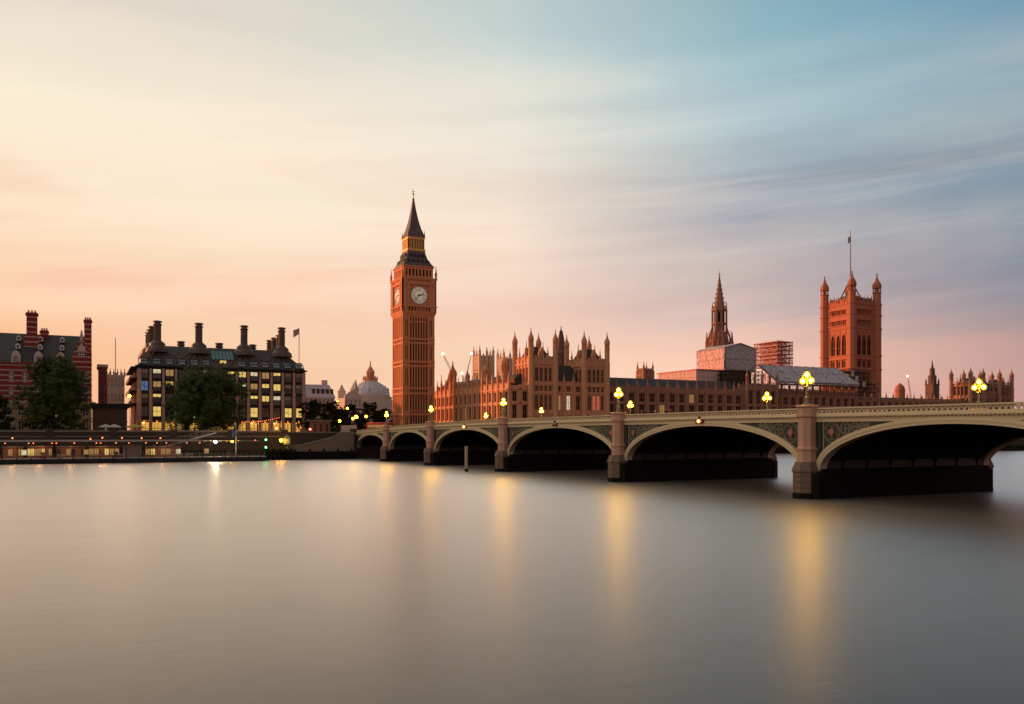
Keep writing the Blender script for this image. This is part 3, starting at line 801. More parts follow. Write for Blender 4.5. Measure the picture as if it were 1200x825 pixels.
    for th in ths:
        b.fr((0, 0, 0), th)
        for k in range(9): u = -bl+.35 + k*(2*bl-.7)/8; b.box(u-.32, u+.32, bl-.9, bl, Zs(67.6), Zs(71.0))
        b.box(-bl, bl, bl-.95, bl+.05, Zs(70.9), Zs(71.8)); b.box(-bl-.3, bl+.3, bl-.9, bl+.35, Zs(71.8), Zs(72.25)); b.box(-bl, bl, bl-.9, bl+.04, Zs(67.55), Zs(68.3))
    b.fr(); b.build('belfry', 'tower_stone', r)
    for th in ths:
        fm = MB((0, 0, 0), th)
        for k in range(8):
            u = -bl+.35 + (k+.5)*(2*bl-.7)/8; p = fm.P(u, -bl+.85, Zs(68.3)); window(r, 0.8, 2.6, p, R(th), 'gothic_glass', 'point', None)
    rf = MB(); z0, z1 = Zs(72.25), Zs(78.6)
    prof = [(bl+.35, 0), (bl-.35, .14), (bl-1.5, .45), (bl-2.2, .75), (3.55, 1.0)]
    rf.loops([[(a_*s0, b_*s0, z0+(z1-z0)*f_) for a_, b_ in ((-1,-1),(1,-1),(1,1),(-1,1))] for s0, f_ in prof])
    ro = rf.build('lower_roof', 'iron_roof', r)
    for th in ths:
        for row, (f_, cnt, half) in enumerate(((.22, 5, 3.7), (.60, 4, 2.4))):
            for k in range(cnt):
                u = -half + k*2*half/(cnt-1); d0 = bl-.35 - (bl-.35-3.55)*(f_-.1)/.9
                zb = z0+(z1-z0)*f_; dm = MB((0, 0, 0), th)
                dm.poly([(u-.38, zb), (u+.38, zb), (u+.38, zb+.8), (u, zb+1.35), (u-.38, zb+.8)], d0-1.3, d0+.02); dm.build('dormer', 'black_iron', ro)
    ln_ = MB(); L = 3.35
    ln_.cube(-L+.8, L-.8, -L+.8, L-.8, z1-.2, Zs(83.9))
    for th in ths:
        ln_.fr((0, 0, 0), th)
        for k in range(7): u = -L+.2 + k*(2*L-.4)/6; ln_.box(u-.2, u+.2, L-.6, L, Zs(79), Zs(83.2))
        ln_.box(-L-.25, L+.25, L-.85, L+.3, Zs(78.5), Zs(79.3)); ln_.box(-L-.1, L+.1, L-.85, L+.12, Zs(83.0), Zs(84.0))
    ln_.fr(); ln_.build('lantern', 'gilt', r)
    sp = MB(); zz = [(3.75, 84.0), (3.35, 84.8), (2.35, 87.6), (1.55, 91.0), (.85, 95.0), (.3, 99.0)]
    sp.loops([[(a_*s0, b_*s0, Zs(z)) for a_, b_ in ((-1,-1),(1,-1),(1,1),(-1,1))] for s0, z in zz])
    s_ = sp.build('spire', 'iron_roof', r)
    fi = MB(); fi.lathe(0, 0, [(.25, Zs(98.6)), (.55, Zs(99.2)), (.2, Zs(99.8)), (.12, Zs(101.0)), (.45, Zs(101.4)), (.1, Zs(101.8)), (.06, Zs(103.6))], 8)
    fi.bar((-.9, 0, Zs(102.4)), (.9, 0, Zs(102.4)), .07, 4); fi.bar((0, -.9, Zs(102.4)), (0, .9, Zs(102.4)), .07, 4)
    fi.build('finial', 'gilt', s_)
    for a_ in (-1, 1):
        for b_ in (-1, 1):
            pinnacle(r, (a_*(ch-.15), b_*(ch-.15), Zs(66.8)), .5, 5.6, 'tower_stone')
            pinnacle(r, (a_*3.4, b_*3.4, Zs(84.0)), .22, 3.0, 'tower_stone')
    return r
clock_tower()

# ------------------------------------------------------------------ gothic palace
def slope_roof(mb, x0, x1, y0, y1, z0, z1, hip=0.0, ax='x'):
    if ax == 'x':
        ym = (y0+y1)/2; mb.frustum(x0, x1, y0, y1, z0, x0+hip, x1-hip, ym-.15, ym+.15, z1)
    else:
        xm = (x0+x1)/2; mb.frustum(x0, x1, y0, y1, z0, xm-.15, xm+.15, y0+hip, y1-hip, z1)

def north_range():
    t0, t1, q0, q1 = 58.0, 70.0, 13.5, 90.0
    r = thing('palace_wing', 'receding gothic wing of many buttressed bays between clock tower and twin towers', 'palace', (t0, q0, 6.9))
    L = q1-q0; W = t1-t0; h = 24.3-6.9; wm = MB()
    wm.cube(.4, W, .4, L-.4, 0, h)
    rows = [(1.0, 4.6), (6.0, 10.6), (11.9, 15.3)]
    rr = random.Random(3)
    def gm(k, j): return 'room_dim' if rr.random() < 0.06 else 'gothic_glass'
    facade(r, wm, (0, L), -90, L, 0, h, 17, rows, 2.1, .5, .9, gm, 'flat', 'wing_stone', 2, 1, courses=(5.3, 11.2, 16.1))
    facade(r, wm, (0, 0), 0, W, 0, h, 3, rows, 1.6, .4, .8, 'gothic_glass', 'flat', 'wing_stone', 1, 1, courses=(5.3, 11.2, 16.1))
    crenels(wm, (0, L), -90, L, h, 1.5, .8)
    wm.fr(); wm.build('wall', 'honey_stone', r)
    for k in range(18): pinnacle(r, (-.15, L - k*L/17, h), .48, 5.2 if k % 3 else 7.5)
    rf = MB(); slope_roof(rf, 1.2, W+1, 5.5, L, h+.2, h+4.6, 0.0, 'y'); ro = rf.build('roof', 'slate', r)
    for k in range(16): y = 4 + k*4.5; dm = MB(); dm.frustum(1.8, 4.0, y, y+1.0, h+1, 1.8, 4.0, y+.3, y+.7, h+3.0); dm.build('dormer', 'honey_stone', ro)
    turret(r, (.6, q_at(529, t0)-q0, h-2), 1.5, 9, 6)
    turret(r, (2.5, q_at(519, t0)-q0, h-1), 1.1, 5, 4.2)
    turret(r, (4.2, q_at(569, t0+4)-q0, h+1), 1.1, 6.2, 4.5)
    turret(r, (5.0, q_at(591, t0+5)-q0, h+1), 1.2, 7.5, 5)
    turret(r, (5.0, q_at(548, t0+5)-q0, h+1), .9, 5, 3.0)
north_range()

def pavilion(name, label, t0, t1, q0, tw, ztop, zpar, zlow, depthq, nt_, lit=None, st='honey_stone'):
    """riverside block: a tower at each end, a lower curtain between them"""
    r = thing(name, label, 'palace', (t0, q0, 5.0)); z = lambda v: v-5.0
    W = t1-t0; wm = MB(); rr = random.Random(11)
    H, HL = z(zpar), z(zlow)
    rows_t = [(z(9), z(13.4)), (z(15.9), z(21.0)), (z(22.4), z(24.2)), (z(25.8), z(30.6))]
    rows_c = rows_t[:3]; cs = (z(7.5), z(14.6), z(21.9), z(24.7))
    def gm(k, j):
        if lit and (k, j) in lit: return lit[(k, j)]
        return 'gothic_glass'
    for x0 in (0, W-tw):
        wm.fr(); wm.cube(x0+.4, x0+tw-.4, .4, depthq-.4, 0, H)
        for th, o, LL in ((0, (x0, 0), tw), (-90, (x0, depthq), depthq), (90, (x0+tw, 0), depthq), (180, (x0+tw, depthq), tw)):
            vis = th in (0, -90)
            rws = rows_t if vis else []
            if vis:
                facade(r, wm, o, th, LL, 0, H, 4, rws, 1.45 if th == 0 else 1.9, .30, .34, (lambda k, j, X=x0: gm(k + (10 if X else 0), j)) if th == 0 else 'gothic_glass', 'flat', st, 2, 1, courses=cs + (z(32.0),), ends=False, margin=1.3)
            else: wm.fr(o, th); wm.box(0, LL, -.45, 0, 0, H)
            crenels(wm, o, th, LL, H, 1.3, 1.0)
            if vis:
                wm.fr(o, th)
                for f_ in (.32, .68): p = wm.P(LL*f_, -.15, H); pinnacle(r, p, .36, 4.6, st)
        for cx_, cy_ in ((0, 0), (tw, 0), (0, depthq), (tw, depthq)):
            hs = ztop - zpar
            wm.fr(); wm.lathe(x0+cx_, cy_, [(1.02, 0), (1.02, H)], 8, 22.5)
            turret(r, (x0+cx_, cy_, H), .92, hs*.66, hs*.42, st)
        rf = MB(); rf.frustum(x0+1, x0+tw-1, 1, depthq-1, H, x0+tw*.3, x0+tw*.7, depthq*.35, depthq*.65, H+(ztop-zpar)*.46)
        ro = rf.build('roof', 'slate', r)
        for fx, fy, hh in ((.3, .3, 6.4), (.7, .3, 6.0), (.3, .72, 6.8), (.7, .72, 5.6)): pinnacle(r, (x0+tw*fx, depthq*fy, H+.5), .42, hh*(ztop-zpar)/10.6, st)
        dm = MB()
        for u in (.5,):
            dm.poly([(x0+tw*u-.9, H+.4), (x0+tw*u+.9, H+.4), (x0+tw*u+.8, H+2.6), (x0+tw*u, H+4.6), (x0+tw*u-.8, H+2.6)], -2.2, -.9)
        dm.fr((0, 0, 0), -90)
        dm.poly([(-depthq*.5-.9, H+.4), (-depthq*.5+.9, H+.4), (-depthq*.5+.8, H+2.6), (-depthq*.5, H+4.4), (-depthq*.5-.8, H+2.6)], -x0-2.2, -x0-.9)
        dm.fr(); dm.build('dormer', st, ro)
    # curtain
    wm.fr(); wm.cube(tw-.3, W-tw+.3, 1.4, depthq+6, 0, HL)
    facade(r, wm, (tw, 1.0), 0, W-2*tw, 0, HL, nt_, rows_c, 1.5, .45, .7, lambda k, j: gm(k+20, j), 'flat', st, 1, 1, courses=cs, ends=False)
    crenels(wm, (tw, 1.0), 0, W-2*tw, HL, 1.3, .9)
    wm.fr(); wm.build('wall', st, r)
    for k in range(1, nt_): pinnacle(r, (tw + k*(W-2*tw)/nt_, .8, HL), .4, 4.0, st)
    rf = MB(); slope_roof(rf, tw, W-tw, 2.0, depthq+4, HL, HL+7.5, 0, 'x'); rf.build('roof', 'slate', r)
    return r
PA = pavilion('palace_pavilion', 'gothic riverside block with two turreted towers just right of the clock tower', 65.6, 96.8, 12.0, 9.7, 44.0, 33.4, 25.0, 12.5, 3,
         {(20, 1): 'room_dim', (21, 1): 'room_white', (11, 1): 'room_red', (12, 1): 'room_red', (20, 0): 'room_dim'})
# dark octagonal ventilation turret between the two towers
r = thing('ventilation_turret', 'dark slender ventilation turret rising behind the gap of the twin towers', 'turret', (t_at(657.5, 34), 34, 6.9))
m = MB(); m.lathe(0, 0, [(3.4, 0), (3.4, 24), (3.7, 24.3), (2.9, 25), (2.3, 31), (2.5, 31.4), (1.7, 33), (1.2, 37), (.8, 39)], 8, 22.5); m.build('shaft', 'dark_stone', r)
m = MB(); m.lathe(0, 0, [(.5, 38.6), (.8, 39.5), (.25, 40.4), (.08, 42.0)], 8); m.build('cap', 'slate', r)
for a_ in range(8): pinnacle(r, (2.3*math.cos(a_*math.pi/4), 2.3*math.sin(a_*math.pi/4), 25), .28, 5.5, 'dark_stone')

def river_wing(name, label, t0, t1, zpar, bays, roofh, st='wing_stone', seed=5):
    r = thing(name, label, 'palace', (t0, 14.0, 5.0)); z = lambda v: v-5.0
    W = t1-t0; H = z(zpar); wm = MB(); wm.cube(0.02, W-.02, .4, 22, 0, H); rr = random.Random(seed)
    rows = [(z(8), z(12.2)), (z(13.8), z(18.4)), (z(19.4), z(22.6))]
    facade(r, wm, (0, 0), 0, W, 0, H, bays, rows, W/bays*.5, .55, .8, lambda k, j: 'room_dim' if rr.random() < .05 else 'gothic_glass', 'flat', st, 2, 1, courses=(z(7), z(13.0), z(18.9), z(23.3)))
    crenels(wm, (0, 0), 0, W, H, 1.3, .8); wm.fr(); wm.build('wall', st, r)
    for k in range(bays+1): pinnacle(r, (k*W/bays, -.2, H), .45, 4.2, st)
    if roofh:
        rf = MB(); slope_roof(rf, 0, W, 1.0, 15, H+.1, H+roofh, 0, 'x'); ro = rf.build('roof', 'slate', r)
        for k in range(bays): x = (k+.5)*W/bays; dm = MB(); dm.frustum(x-.5, x+.5, 1.4, 3.2, H+.3, x-.12, x+.12, 1.6, 3.2, H+1.9); dm.build('dormer', st, ro)
    return r
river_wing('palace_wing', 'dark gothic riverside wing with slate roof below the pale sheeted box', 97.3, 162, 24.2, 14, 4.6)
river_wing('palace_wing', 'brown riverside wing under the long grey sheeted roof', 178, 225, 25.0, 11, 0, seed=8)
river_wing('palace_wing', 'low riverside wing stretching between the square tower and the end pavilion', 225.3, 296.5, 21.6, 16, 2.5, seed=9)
# central block below the scaffold box
r = thing('palace_block', 'brown stone block carrying the pale scaffold box', 'palace', (162, 12, 5))
m = MB(); m.cube(.3, 15.9, .4, 18, 0, 22.5)
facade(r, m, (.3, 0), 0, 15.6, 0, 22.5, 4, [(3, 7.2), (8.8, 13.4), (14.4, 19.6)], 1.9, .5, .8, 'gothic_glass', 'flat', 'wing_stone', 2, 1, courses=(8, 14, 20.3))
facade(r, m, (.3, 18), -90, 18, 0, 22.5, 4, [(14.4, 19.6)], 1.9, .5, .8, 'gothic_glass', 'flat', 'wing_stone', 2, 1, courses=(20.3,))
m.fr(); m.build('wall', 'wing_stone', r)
for k in range(5): turret(r, (.3+k*3.9, -.2, 19), .6, 6.5, 3.2, 'wing_stone')
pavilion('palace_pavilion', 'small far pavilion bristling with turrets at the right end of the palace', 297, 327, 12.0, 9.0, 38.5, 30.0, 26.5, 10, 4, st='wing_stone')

# ------------------------------------------------------------------ octagonal central spire
def central_spire():
    t, q = 197.0, 70.0; r = thing('spire_tower', 'dark octagonal crocketed spire rising behind the scaffold box', 'spire', (t, q, 6.9)); z = lambda v: v-6.9
    m = MB(); m.lathe(0, 0, [(7.4, 0), (7.4, z(42)), (6.8, z(42.5)), (6.5, z(47.5)), (6.9, z(48)), (6.9, z(48.8)), (5.0, z(49.4)), (4.6, z(52)), (3.7, z(56))], 8, 22.5)
    m.build('base', 'spire_stone', r)
    m = MB(); m.lathe(0, 0, [(2.6, z(50)), (2.5, z(68))], 8, 22.5)
    for i in range(8):
        a = R(22.5+45*i); c_, s_ = math.cos(a), math.sin(a)
        m.lathe(3.5*c_, 3.5*s_, [(.42, z(53)), (.38, z(66)), (.5, z(66.3)), (.25, z(67)), (.02, z(71))], 4, 22.5+45*i)
        m.bar((5.6*c_, 5.6*s_, z(52)), (3.5*c_, 3.5*s_, z(58.5)), .3, 4)
    m.lathe(0, 0, [(3.7, z(59.6)), (3.7, z(60.3))], 8, 22.5); m.lathe(0, 0, [(3.6, z(66)), (3.8, z(66.5)), (3.6, z(67))], 8, 22.5)
    m.build('lantern', 'spire_stone', r)
    m = MB(); m.lathe(0, 0, [(2.9, z(67)), (2.3, z(69.5)), (1.5, z(74)), (.75, z(79)), (.2, z(83.2))], 8, 22.5)
    for i in range(8):
        a = R(22.5+45*i)
        for k in range(7):
            f_ = k/7; rr = 2.9*(1-f_)**1.15+.18; m.lathe(rr*math.cos(a), rr*math.sin(a), [(.05, z(67.5+f_*14.5)), (.26, z(67.9+f_*14.5)), (.03, z(68.5+f_*14.5))], 4)
    s_ = m.build('spire', 'spire_stone', r)
    m = MB(); m.lathe(0, 0, [(.2, z(83)), (.5, z(83.5)), (.12, z(84)), (.05, z(86))], 6); m.build('finial', 'gilt', s_)
    for i in range(8):
        a = R(22.5+45*i); pinnacle(r, (6.3*math.cos(a), 6.3*math.sin(a), z(47)), .55, 9.0, 'spire_stone')
        a = R(45*i); pinnacle(r, (4.9*math.cos(a), 4.9*math.sin(a), z(49)), .35, 7.5, 'spire_stone')
    for i in range(8):
        a = 45*i; fm = MB((0, 0, 0), a); p = fm.P(0, -2.62*math.cos(R(22.5))+.0, z(60.6)); window(r, 1.0, 5.2, p, R(a), 'gothic_glass', 'point', None)
central_spire()

# ------------------------------------------------------------------ square tower with flag
def victoria():
    t0, q0, w_ = 318.8, 101.0, 20.8; h = w_/2; r = thing('square_tower', 'massive square stone tower with four corner turrets and a flagpole', 'tower', (t0+h, q0+h, 6.9)); z = lambda v: v-6.9
    m = MB(); m.cube(-h+1.2, h-1.2, -h+1.2, h-1.2, 0, z(82))
    for th in (0, -90, 90, 180):
        m.fr((0, 0, 0), th); d = h
        segs = [(0, z(30)), (z(45), z(46)), (z(50.6), z(53.0)), (z(66.8), z(70)), (z(73.5), z(76.5)), (z(79.4), z(82.5))]
        for a_, b_ in segs: m.box(-h, h, d-1.25, d-.35, a_, b_)
        for k in range(4):                                   # piers between the tall lights
            u = -6.0 + k*4.0; m.box(u-.48, u+.48, d-1.26, d-.62, 0, z(82.5))
        for k in range(3):
            u = -4 + k*4.0; m.poly([(u-1.3, z(62)), (u-1.3, z(67)), (u+1.3, z(67)), (u+1.3, z(62)), (u+.9, z(64)), (u, z(65.6)), (u-.9, z(64))][::-1], d-1.24, d-.4)
        for s in (-1, 1): m.box(s*7.5-1.2, s*7.5+1.2, d-1.26, d-.2, 0, z(82.5))
        for k in range(10): u = -6.2 + k*12.4/9; m.box(u-.18, u+.18, d-1.25, d-.3, z(70), z(73)); m.box(u-.14, u+.14, d-1.25, d-.32, z(76.5), z(79.5)); m.box(u-.14, u+.14, d-1.25, d-.33, z(30), z(45))
        for v in (30, 45, 51.0, 53.0, 68.5, 70.3, 73.6, 76.4, 79.8, 82.6): m.box(-h, h, d-.9, d+.12, z(v)-.28, z(v)+.28)
        m.fr((0, 0, 0), th); n = 9
        for k in range(n): u = -7.2 + k*14.4/(n-1); m.box(u-.5, u+.5, d-1.1, d-.4, z(82.8), z(85.2))
        m.box(-8, 8, d-1.08, d-.42, z(82.5), z(83.7))
    m.fr(); m.build('wall', 'red_stone', r)
    for th in (0, -90):
        fm = MB((0, 0, 0), th)
        for k in range(3):
            p = fm.P(-4+k*4.0, -(h-1.12), z(53.2)); window(r, 3.0, 13.4, p, R(th), 'gothic_glass', 'point', 'red_stone', 1, 2)
        for k in range(9):
            u = -6.2 + (k+.5)*12.4/9; p = fm.P(u, -(h-1.14), z(70.6)); window(r, 1.1, 2.8, p, R(th), 'gothic_glass', 'flat', None)
            p = fm.P(u, -(h-1.13), z(76.7)); window(r, 1.0, 2.5, p, R(th), 'gothic_glass', 'point', None)
            p = fm.P(u, -(h-1.15), z(46.2)); window(r, 1.0, 4.2, p, R(th), 'gothic_glass', 'point', None)
            p = fm.P(u, -(h-1.14), z(32)); window(r, 1.1, 11.0, p, R(th), 'gothic_glass', 'flat', None)
    for a_ in (-1, 1):
        for b_ in (-1, 1):
            k = MB(); c_ = h-.3
            prof = [(2.55, 0)]
            for v in (45, 53, 68.5, 76.4, 82.6): prof += [(2.55, z(v)-.4), (2.95, z(v)-.3), (2.95, z(v)+.3), (2.55, z(v)+.4)]
            prof += [(2.55, z(84))]; k.lathe(a_*c_, b_*c_, prof, 8, 22.5); k.build('corner_shaft', 'red_stone', r)
            turret(r, (a_*c_, b_*c_, z(83.8)), 2.35, 9.2, 9.0, 'red_stone')
    for th in (0, -90, 90, 180):
        fm = MB((0, 0, 0), th)
        for k in range(-2, 3): pinnacle(r, fm.P(k*3.0, -h+.6, z(82.6)), .5, 5.4, 'red_stone')
    m = MB()
    for th in (0, -90, 90, 180):
        m.fr((0, 0, 0), th); m.box(-8, 8, h-2.0, h-1.8, z(83), z(86.2))
        for k in range(22): u = -7.9+k*15.8/21; m.bar((u, -h+1.9, z(86.1)), (u, -h+1.9, z(87.0)), .09, 4)
    m.fr(); m.build('cresting', 'black_iron', r)
    m = MB(); m.frustum(-9.6, 9.6, -9.6, 9.6, z(82), -3.5, 3.5, -3.5, 3.5, z(88.5)); m.lathe(0, 0, [(3.4, z(88)), (2.6, z(91)), (1.2, z(94))], 8, 22.5); m.build('roof', 'iron_roof', r)
    m = MB()
    for a_ in (-1, 1):
        for b_ in (-1, 1): m.bar((a_*5, b_*5, z(84)), (a_*.6, b_*.6, z(97)), .35, 5)
    m.lathe(0, 0, [(1.2, z(89)), (1.2, z(96)), (.9, z(97)), (.2, z(98.5))], 8); m.build('crown', 'dark_stone', r)
    m = MB(); m.bar((0, 0, z(90)), (0, 0, z(127)), .32, 8, .16); fp = m.build('flagpole', 'dark_stone', r)
    fl = MB(); ls = []
    for i in range(9): u = i*.55; y = .35*math.sin(i*.9); ls.append([(-u*.8, -u*.35+y, z(123.8)-u*.28), (-u*.8+.05, -u*.35+y+.05, z(123.8)-u*.28), (-u*.8+.05, -u*.35+y+.05, z(120.6)-u*.42), (-u*.8, -u*.35+y, z(120.6)-u*.42)])
    fl.loops(ls); fl.build('flag', 'flag_pale', fp)
victoria()

# ------------------------------------------------------------------ abbey and church towers
def abbey(label, px, D, s, ztop, zpar, mat, cat='church tower'):
    t, q = far(px, D); r = thing('church_tower', label, cat, (t, q, 6.9)); h = s/2; z = lambda v: v-6.9
    m = MB(); m.cube(-h+.6, h-.6, -h+.6, h-.6, 0, z(zpar)-.02)
    for th in (0, -90, 90, 180):
        m.fr((0, 0, 0), th); H = z(zpar)
        for u in (-h+.7, h-.7): m.box(u-.9, u+.9, h-.62, h+.25, 0, H)
        for k in (-1, 1): m.box(k*h*.28-.3, k*h*.28+.3, h-.61, h, H*.35, H)
        for f_ in (.35, .58, .80, .93): m.box(-h, h, h-.62, h+.15, H*f_-.5, H*f_+.5)
        m.box(-h, h, h-.61, h, H*.82, H); m.box(-h, h, h-.61, h-.05, H*.0, H*.38)
        for k in range(5): u = -h+1+k*(s-2)/4; m.box(u-.45, u+.45, h-.5, h+.03, H, H+1.4)
    m.fr(); m.build('wall', mat, r)
    for th in (0, -90):
        fm = MB((0, 0, 0), th)
        for k in (-.5, .5): p = fm.P(k*h*.56, -(h-.55), z(zpar)*.60); window(r, round(h*.32, 2), round(z(zpar)*.2, 2), p, R(th), 'gothic_glass', 'point', None)
    for a_ in (-1, 1):
        for b_ in (-1, 1): pinnacle(r, (a_*(h-.5), b_*(h-.5), z(zpar)-.5), .95 if s > 8 else .6, ztop-zpar+.5, mat)
    if s > 8:
        for k in (0,):
            for a_, b_ in ((0, 1), (0, -1), (1, 0), (-1, 0)): pinnacle(r, (a_*(h-.4), b_*(h-.4), z(zpar)), .55, (ztop-zpar)*.8, mat)
    return r
abbey('pale sunlit abbey tower with slim pinnacles, left one of the pair', 566.5, 640, 12.0, 73.5, 66.0, 'abbey_stone')
abbey('pale sunlit abbey tower with slim pinnacles, half hidden by the palace', 594, 625, 11.0, 70.0, 62.5, 'abbey_stone')
abbey('small brown church tower with four pinnacles above the dark wing', 756, 520, 7.6, 51.5, 46.0, 'wing_stone')
# tiered church tower and low domed block far to the right
t, q = far(1092.5, 640); r = thing('church_tower', 'dark tiered church tower left of the far pavilion', 'church tower', (t, q, 6.9)); k = .64
m = MB(); m.cube(-3.4, 3.4, -3.4, 3.4, 0, 38); m.cube(-3.7, 3.7, -3.7, 3.7, 37.6, 38.4)
m.lathe(0, 0, [(3.0, 38), (3.0, 44), (3.3, 44.3), (2.0, 45), (1.8, 49), (2.0, 49.3), (.8, 51), (.2, 56)], 8, 22.5); m.build('wall', 'dark_stone', r)
for a_ in (-1, 1):
    for b_ in (-1, 1): pinnacle(r, (a_*3, b_*3, 38), .6, 5, 'dark_stone')
for dx in (-11, -6, 6, 11): pinnacle(r, (dx, 0, 18), 1.6, 14 if abs(dx) < 8 else 11, 'dark_stone')
m = MB(); m.cube(-14, 14, -4, 4, 0, 24); m.build('nave', 'wing_stone', r)
t, q = far(1054.5, 560); r = thing('domed_block', 'squat round topped tower low above the bridge parapet', 'building', (t, q, 6.9))
m = MB(); m.lathe(0, 0, [(3.6, 0), (3.6, 19), (3.2, 19.5), (3.2, 29), (3.5, 29.5), (3.2, 30), (2.6, 32), (1.2, 33.4), (.4, 34)], 12); m.build('drum', 'red_stone', r)
m = MB(); m.cube(-30, 30, 0, 12, 0, 20); m.build('wall', 'wing_stone', r)

# ------------------------------------------------------------------ scaffold shelters on the palace roof
def scaf_frame(mb, x0, x1, y0, y1, z0, z1, nx, ny, nz, rr=.09, diag=True):
    for i in range(nx+1):
        for j in range(ny+1):
            if 0 < i < nx and 0 < j < ny: continue
            mb.bar((x0+(x1-x0)*i/nx, y0+(y1-y0)*j/ny, z0), (x0+(x1-x0)*i/nx, y0+(y1-y0)*j/ny, z1), rr, 4)
    for k in range(nz+1):
        z = z0+(z1-z0)*k/nz
        for y in (y0, y1): mb.bar((x0-.4, y, z), (x1+.4, y, z), rr, 4)
        for x in (x0, x1): mb.bar((x, y0-.4, z), (x, y1+.4, z), rr, 4)
        if diag and k < nz:
            dz = (z1-z0)/nz
            for i in range(nx):
                xa, xb = x0+(x1-x0)*i/nx, x0+(x1-x0)*(i+1)/nx
                if (i+k) % 2: xa, xb = xb, xa
                for y in (y0, y1): mb.bar((xa, y, z), (xb, y, z+dz), rr*.8, 4)
            for j in range(ny):
                ya, yb = y0+(y1-y0)*j/ny, y0+(y1-y0)*(j+1)/ny
                if (j+k) % 2: ya, yb = yb, ya
                for x in (x0, x1): mb.bar((x, ya, z), (x, yb, z+dz), rr*.8, 4)
from mathutils import noise as mnoise
def sheet(o, ux, uz, nrm, nu, nv, amp, seed, mat, parent, name='sheeting'):
    """tarpaulin laced to scaffolding: sagging panels, pulled folds and seams"""
    o, ux, uz, nrm = Vector(o), Vector(ux), Vector(uz), Vector(nrm); m = MB(); lu, lv = ux.length, uz.length
    pts = []
    for j in range(nv+1):
        for i in range(nu+1):
            f, g_ = i/nu, j/nv; x, y = f*lu, g_*lv
            h = mnoise.noise(Vector((x*.55+y*.5, (y-x*.6)*.16, seed)))*1.3 + mnoise.noise(Vector((x*1.1-y*.7, y*.5, seed+5)))*.7
            h += .5*abs(math.sin(math.pi*x/2.1))*abs(math.sin(math.pi*y/2.0))
            pts.append(tuple(o + ux*f + uz*g_ + nrm*(amp*(.8+h))))
    fs = [(j*(nu+1)+i, j*(nu+1)+i+1, (j+1)*(nu+1)+i+1, (j+1)*(nu+1)+i) for j in range(nv) for i in range(nu)]
    m.add(pts, fs); return m.build(name, mat, parent)
r = thing('sheeted_shelter', 'big boxy scaffold shelter wrapped in white sheeting with shallow gable', 'scaffold', (162.3, 25, 25))
m = MB()
n = 14
m.poly([(0, 9), (16, 9), (16, 17.8), (8, 19.8), (0, 17.8)], -17.5, 0)
m.build('sheeting', 'sheet_grey', r)
sheet((-.02, 17.5, 9), (0, -17.5, 0), (0, 0, 8.7), (-1, 0, 0), 44, 24, .34, 1.0, 'sheet_sunlit', r, 'side_sheet')['label'] = 'white sheeting coloured pink for the sunset light'
sheet((0, -.02, 9), (16, 0, 0), (0, 0, 8.7), (0, -1, 0), 44, 24, .42, 2.0, 'sheet_grey', r, 'front_sheet')  # same white wrap, its unlit front coloured grey
m = MB(); m.cube(-.5, 16.5, -.5, 18, 8.6, 9.0); m.poly([(-.6, 17.8), (8, 19.9), (16.6, 17.8), (16.6, 18.2), (8, 20.3), (-.6, 18.2)], -17.8, .4); m.build('roof', 'sheet_grey', r)
m = MB()
for x in (0, 16): m.bar((x, -.6, 9), (x, -.6, 17.8), .08, 4)
m.bar((0, -.6, 9.05), (16, -.6, 9.05), .08, 4); m.bar((0, -.62, 13.4), (16, -.62, 13.4), .035, 4)
for y in (0, 17.5): m.bar((-.55, y, 9), (-.55, y, 17.8), .08, 4)
m.bar((-.55, 0, 9.05), (-.55, 17.5, 9.05), .08, 4); m.bar((-.56, 0, 13.4), (-.56, 17.5, 13.4), .035, 4)
m.build('lacing', 'scaffold_dark', r)
m = MB(); m.cube(1.2, 15, 1.2, 17, -3, 8.4); m.build('core', 'dark_stone', r)
m = MB(); scaf_frame(m, -1.5, 18.5, -1.5, 17.5, 0, 8.6, 9, 8, 5, .11); 
for k in range(5): m.cube(-2.0, 19.0, -2.0, -.6, k*1.72, k*1.72+.12); m.cube(-2.0, -.6, -.6, 18, k*1.72, k*1.72+.12)
m.build('scaffold_frame', 'scaffold_dark', r)
r = thing('sheeted_shelter', 'low pink lit sheeted scaffold wall left of the big white box', 'scaffold', (150, 28, 22))
m = MB(); m.cube(0, 12, 0, 26, 2, 11.6); m.build('sheeting', 'sheet_sunlit', r)
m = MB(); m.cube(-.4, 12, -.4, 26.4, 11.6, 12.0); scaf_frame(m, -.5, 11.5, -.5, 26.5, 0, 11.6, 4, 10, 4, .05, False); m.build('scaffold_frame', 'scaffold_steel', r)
sheet((-.02, 26, 2), (0, -26, 0), (0, 0, 9.6), (-1, 0, 0), 40, 16, .16, 3.0, 'sheet_sunlit', r, 'side_sheet')
r = thing('sheeted_roof', 'long sloping grey tarpaulin roof on scaffolding along the river front', 'scaffold', (178.4, 12.5, 24))
m = MB(); m.fr((0, 0, 0), 0); ls = []
for k in range(25):
    x = k*46.2/24; j = .12*math.sin(k*2.1)
    ls.append([(x, -.5+j, 4.4+j), (x, -.5+j, 4.1+j), (x, 11, 12.0), (x, 11.2, 12.3+j*.5)])
m.loops(ls); m.build('sheeting', 'sheet_grey', r)
sheet((0, -.5, 4.5), (46.2, 0, 0), (0, 11.5, 7.7), (0, -.55, .83), 120, 30, .42, 4.0, 'sheet_grey', r, 'top_sheet')
m = MB()
for k in range(7): m.bar((k*7.6, -.85, 4.8), (k*7.6, 10.5, 12.65), .05, 4)
for k in (0, 3, 5): m.bar((0, -.75+k*2.2, 4.75+k*1.52), (46, -.75+k*2.2, 4.75+k*1.52), .045, 4)
m.build('lacing', 'scaffold_dark', r)
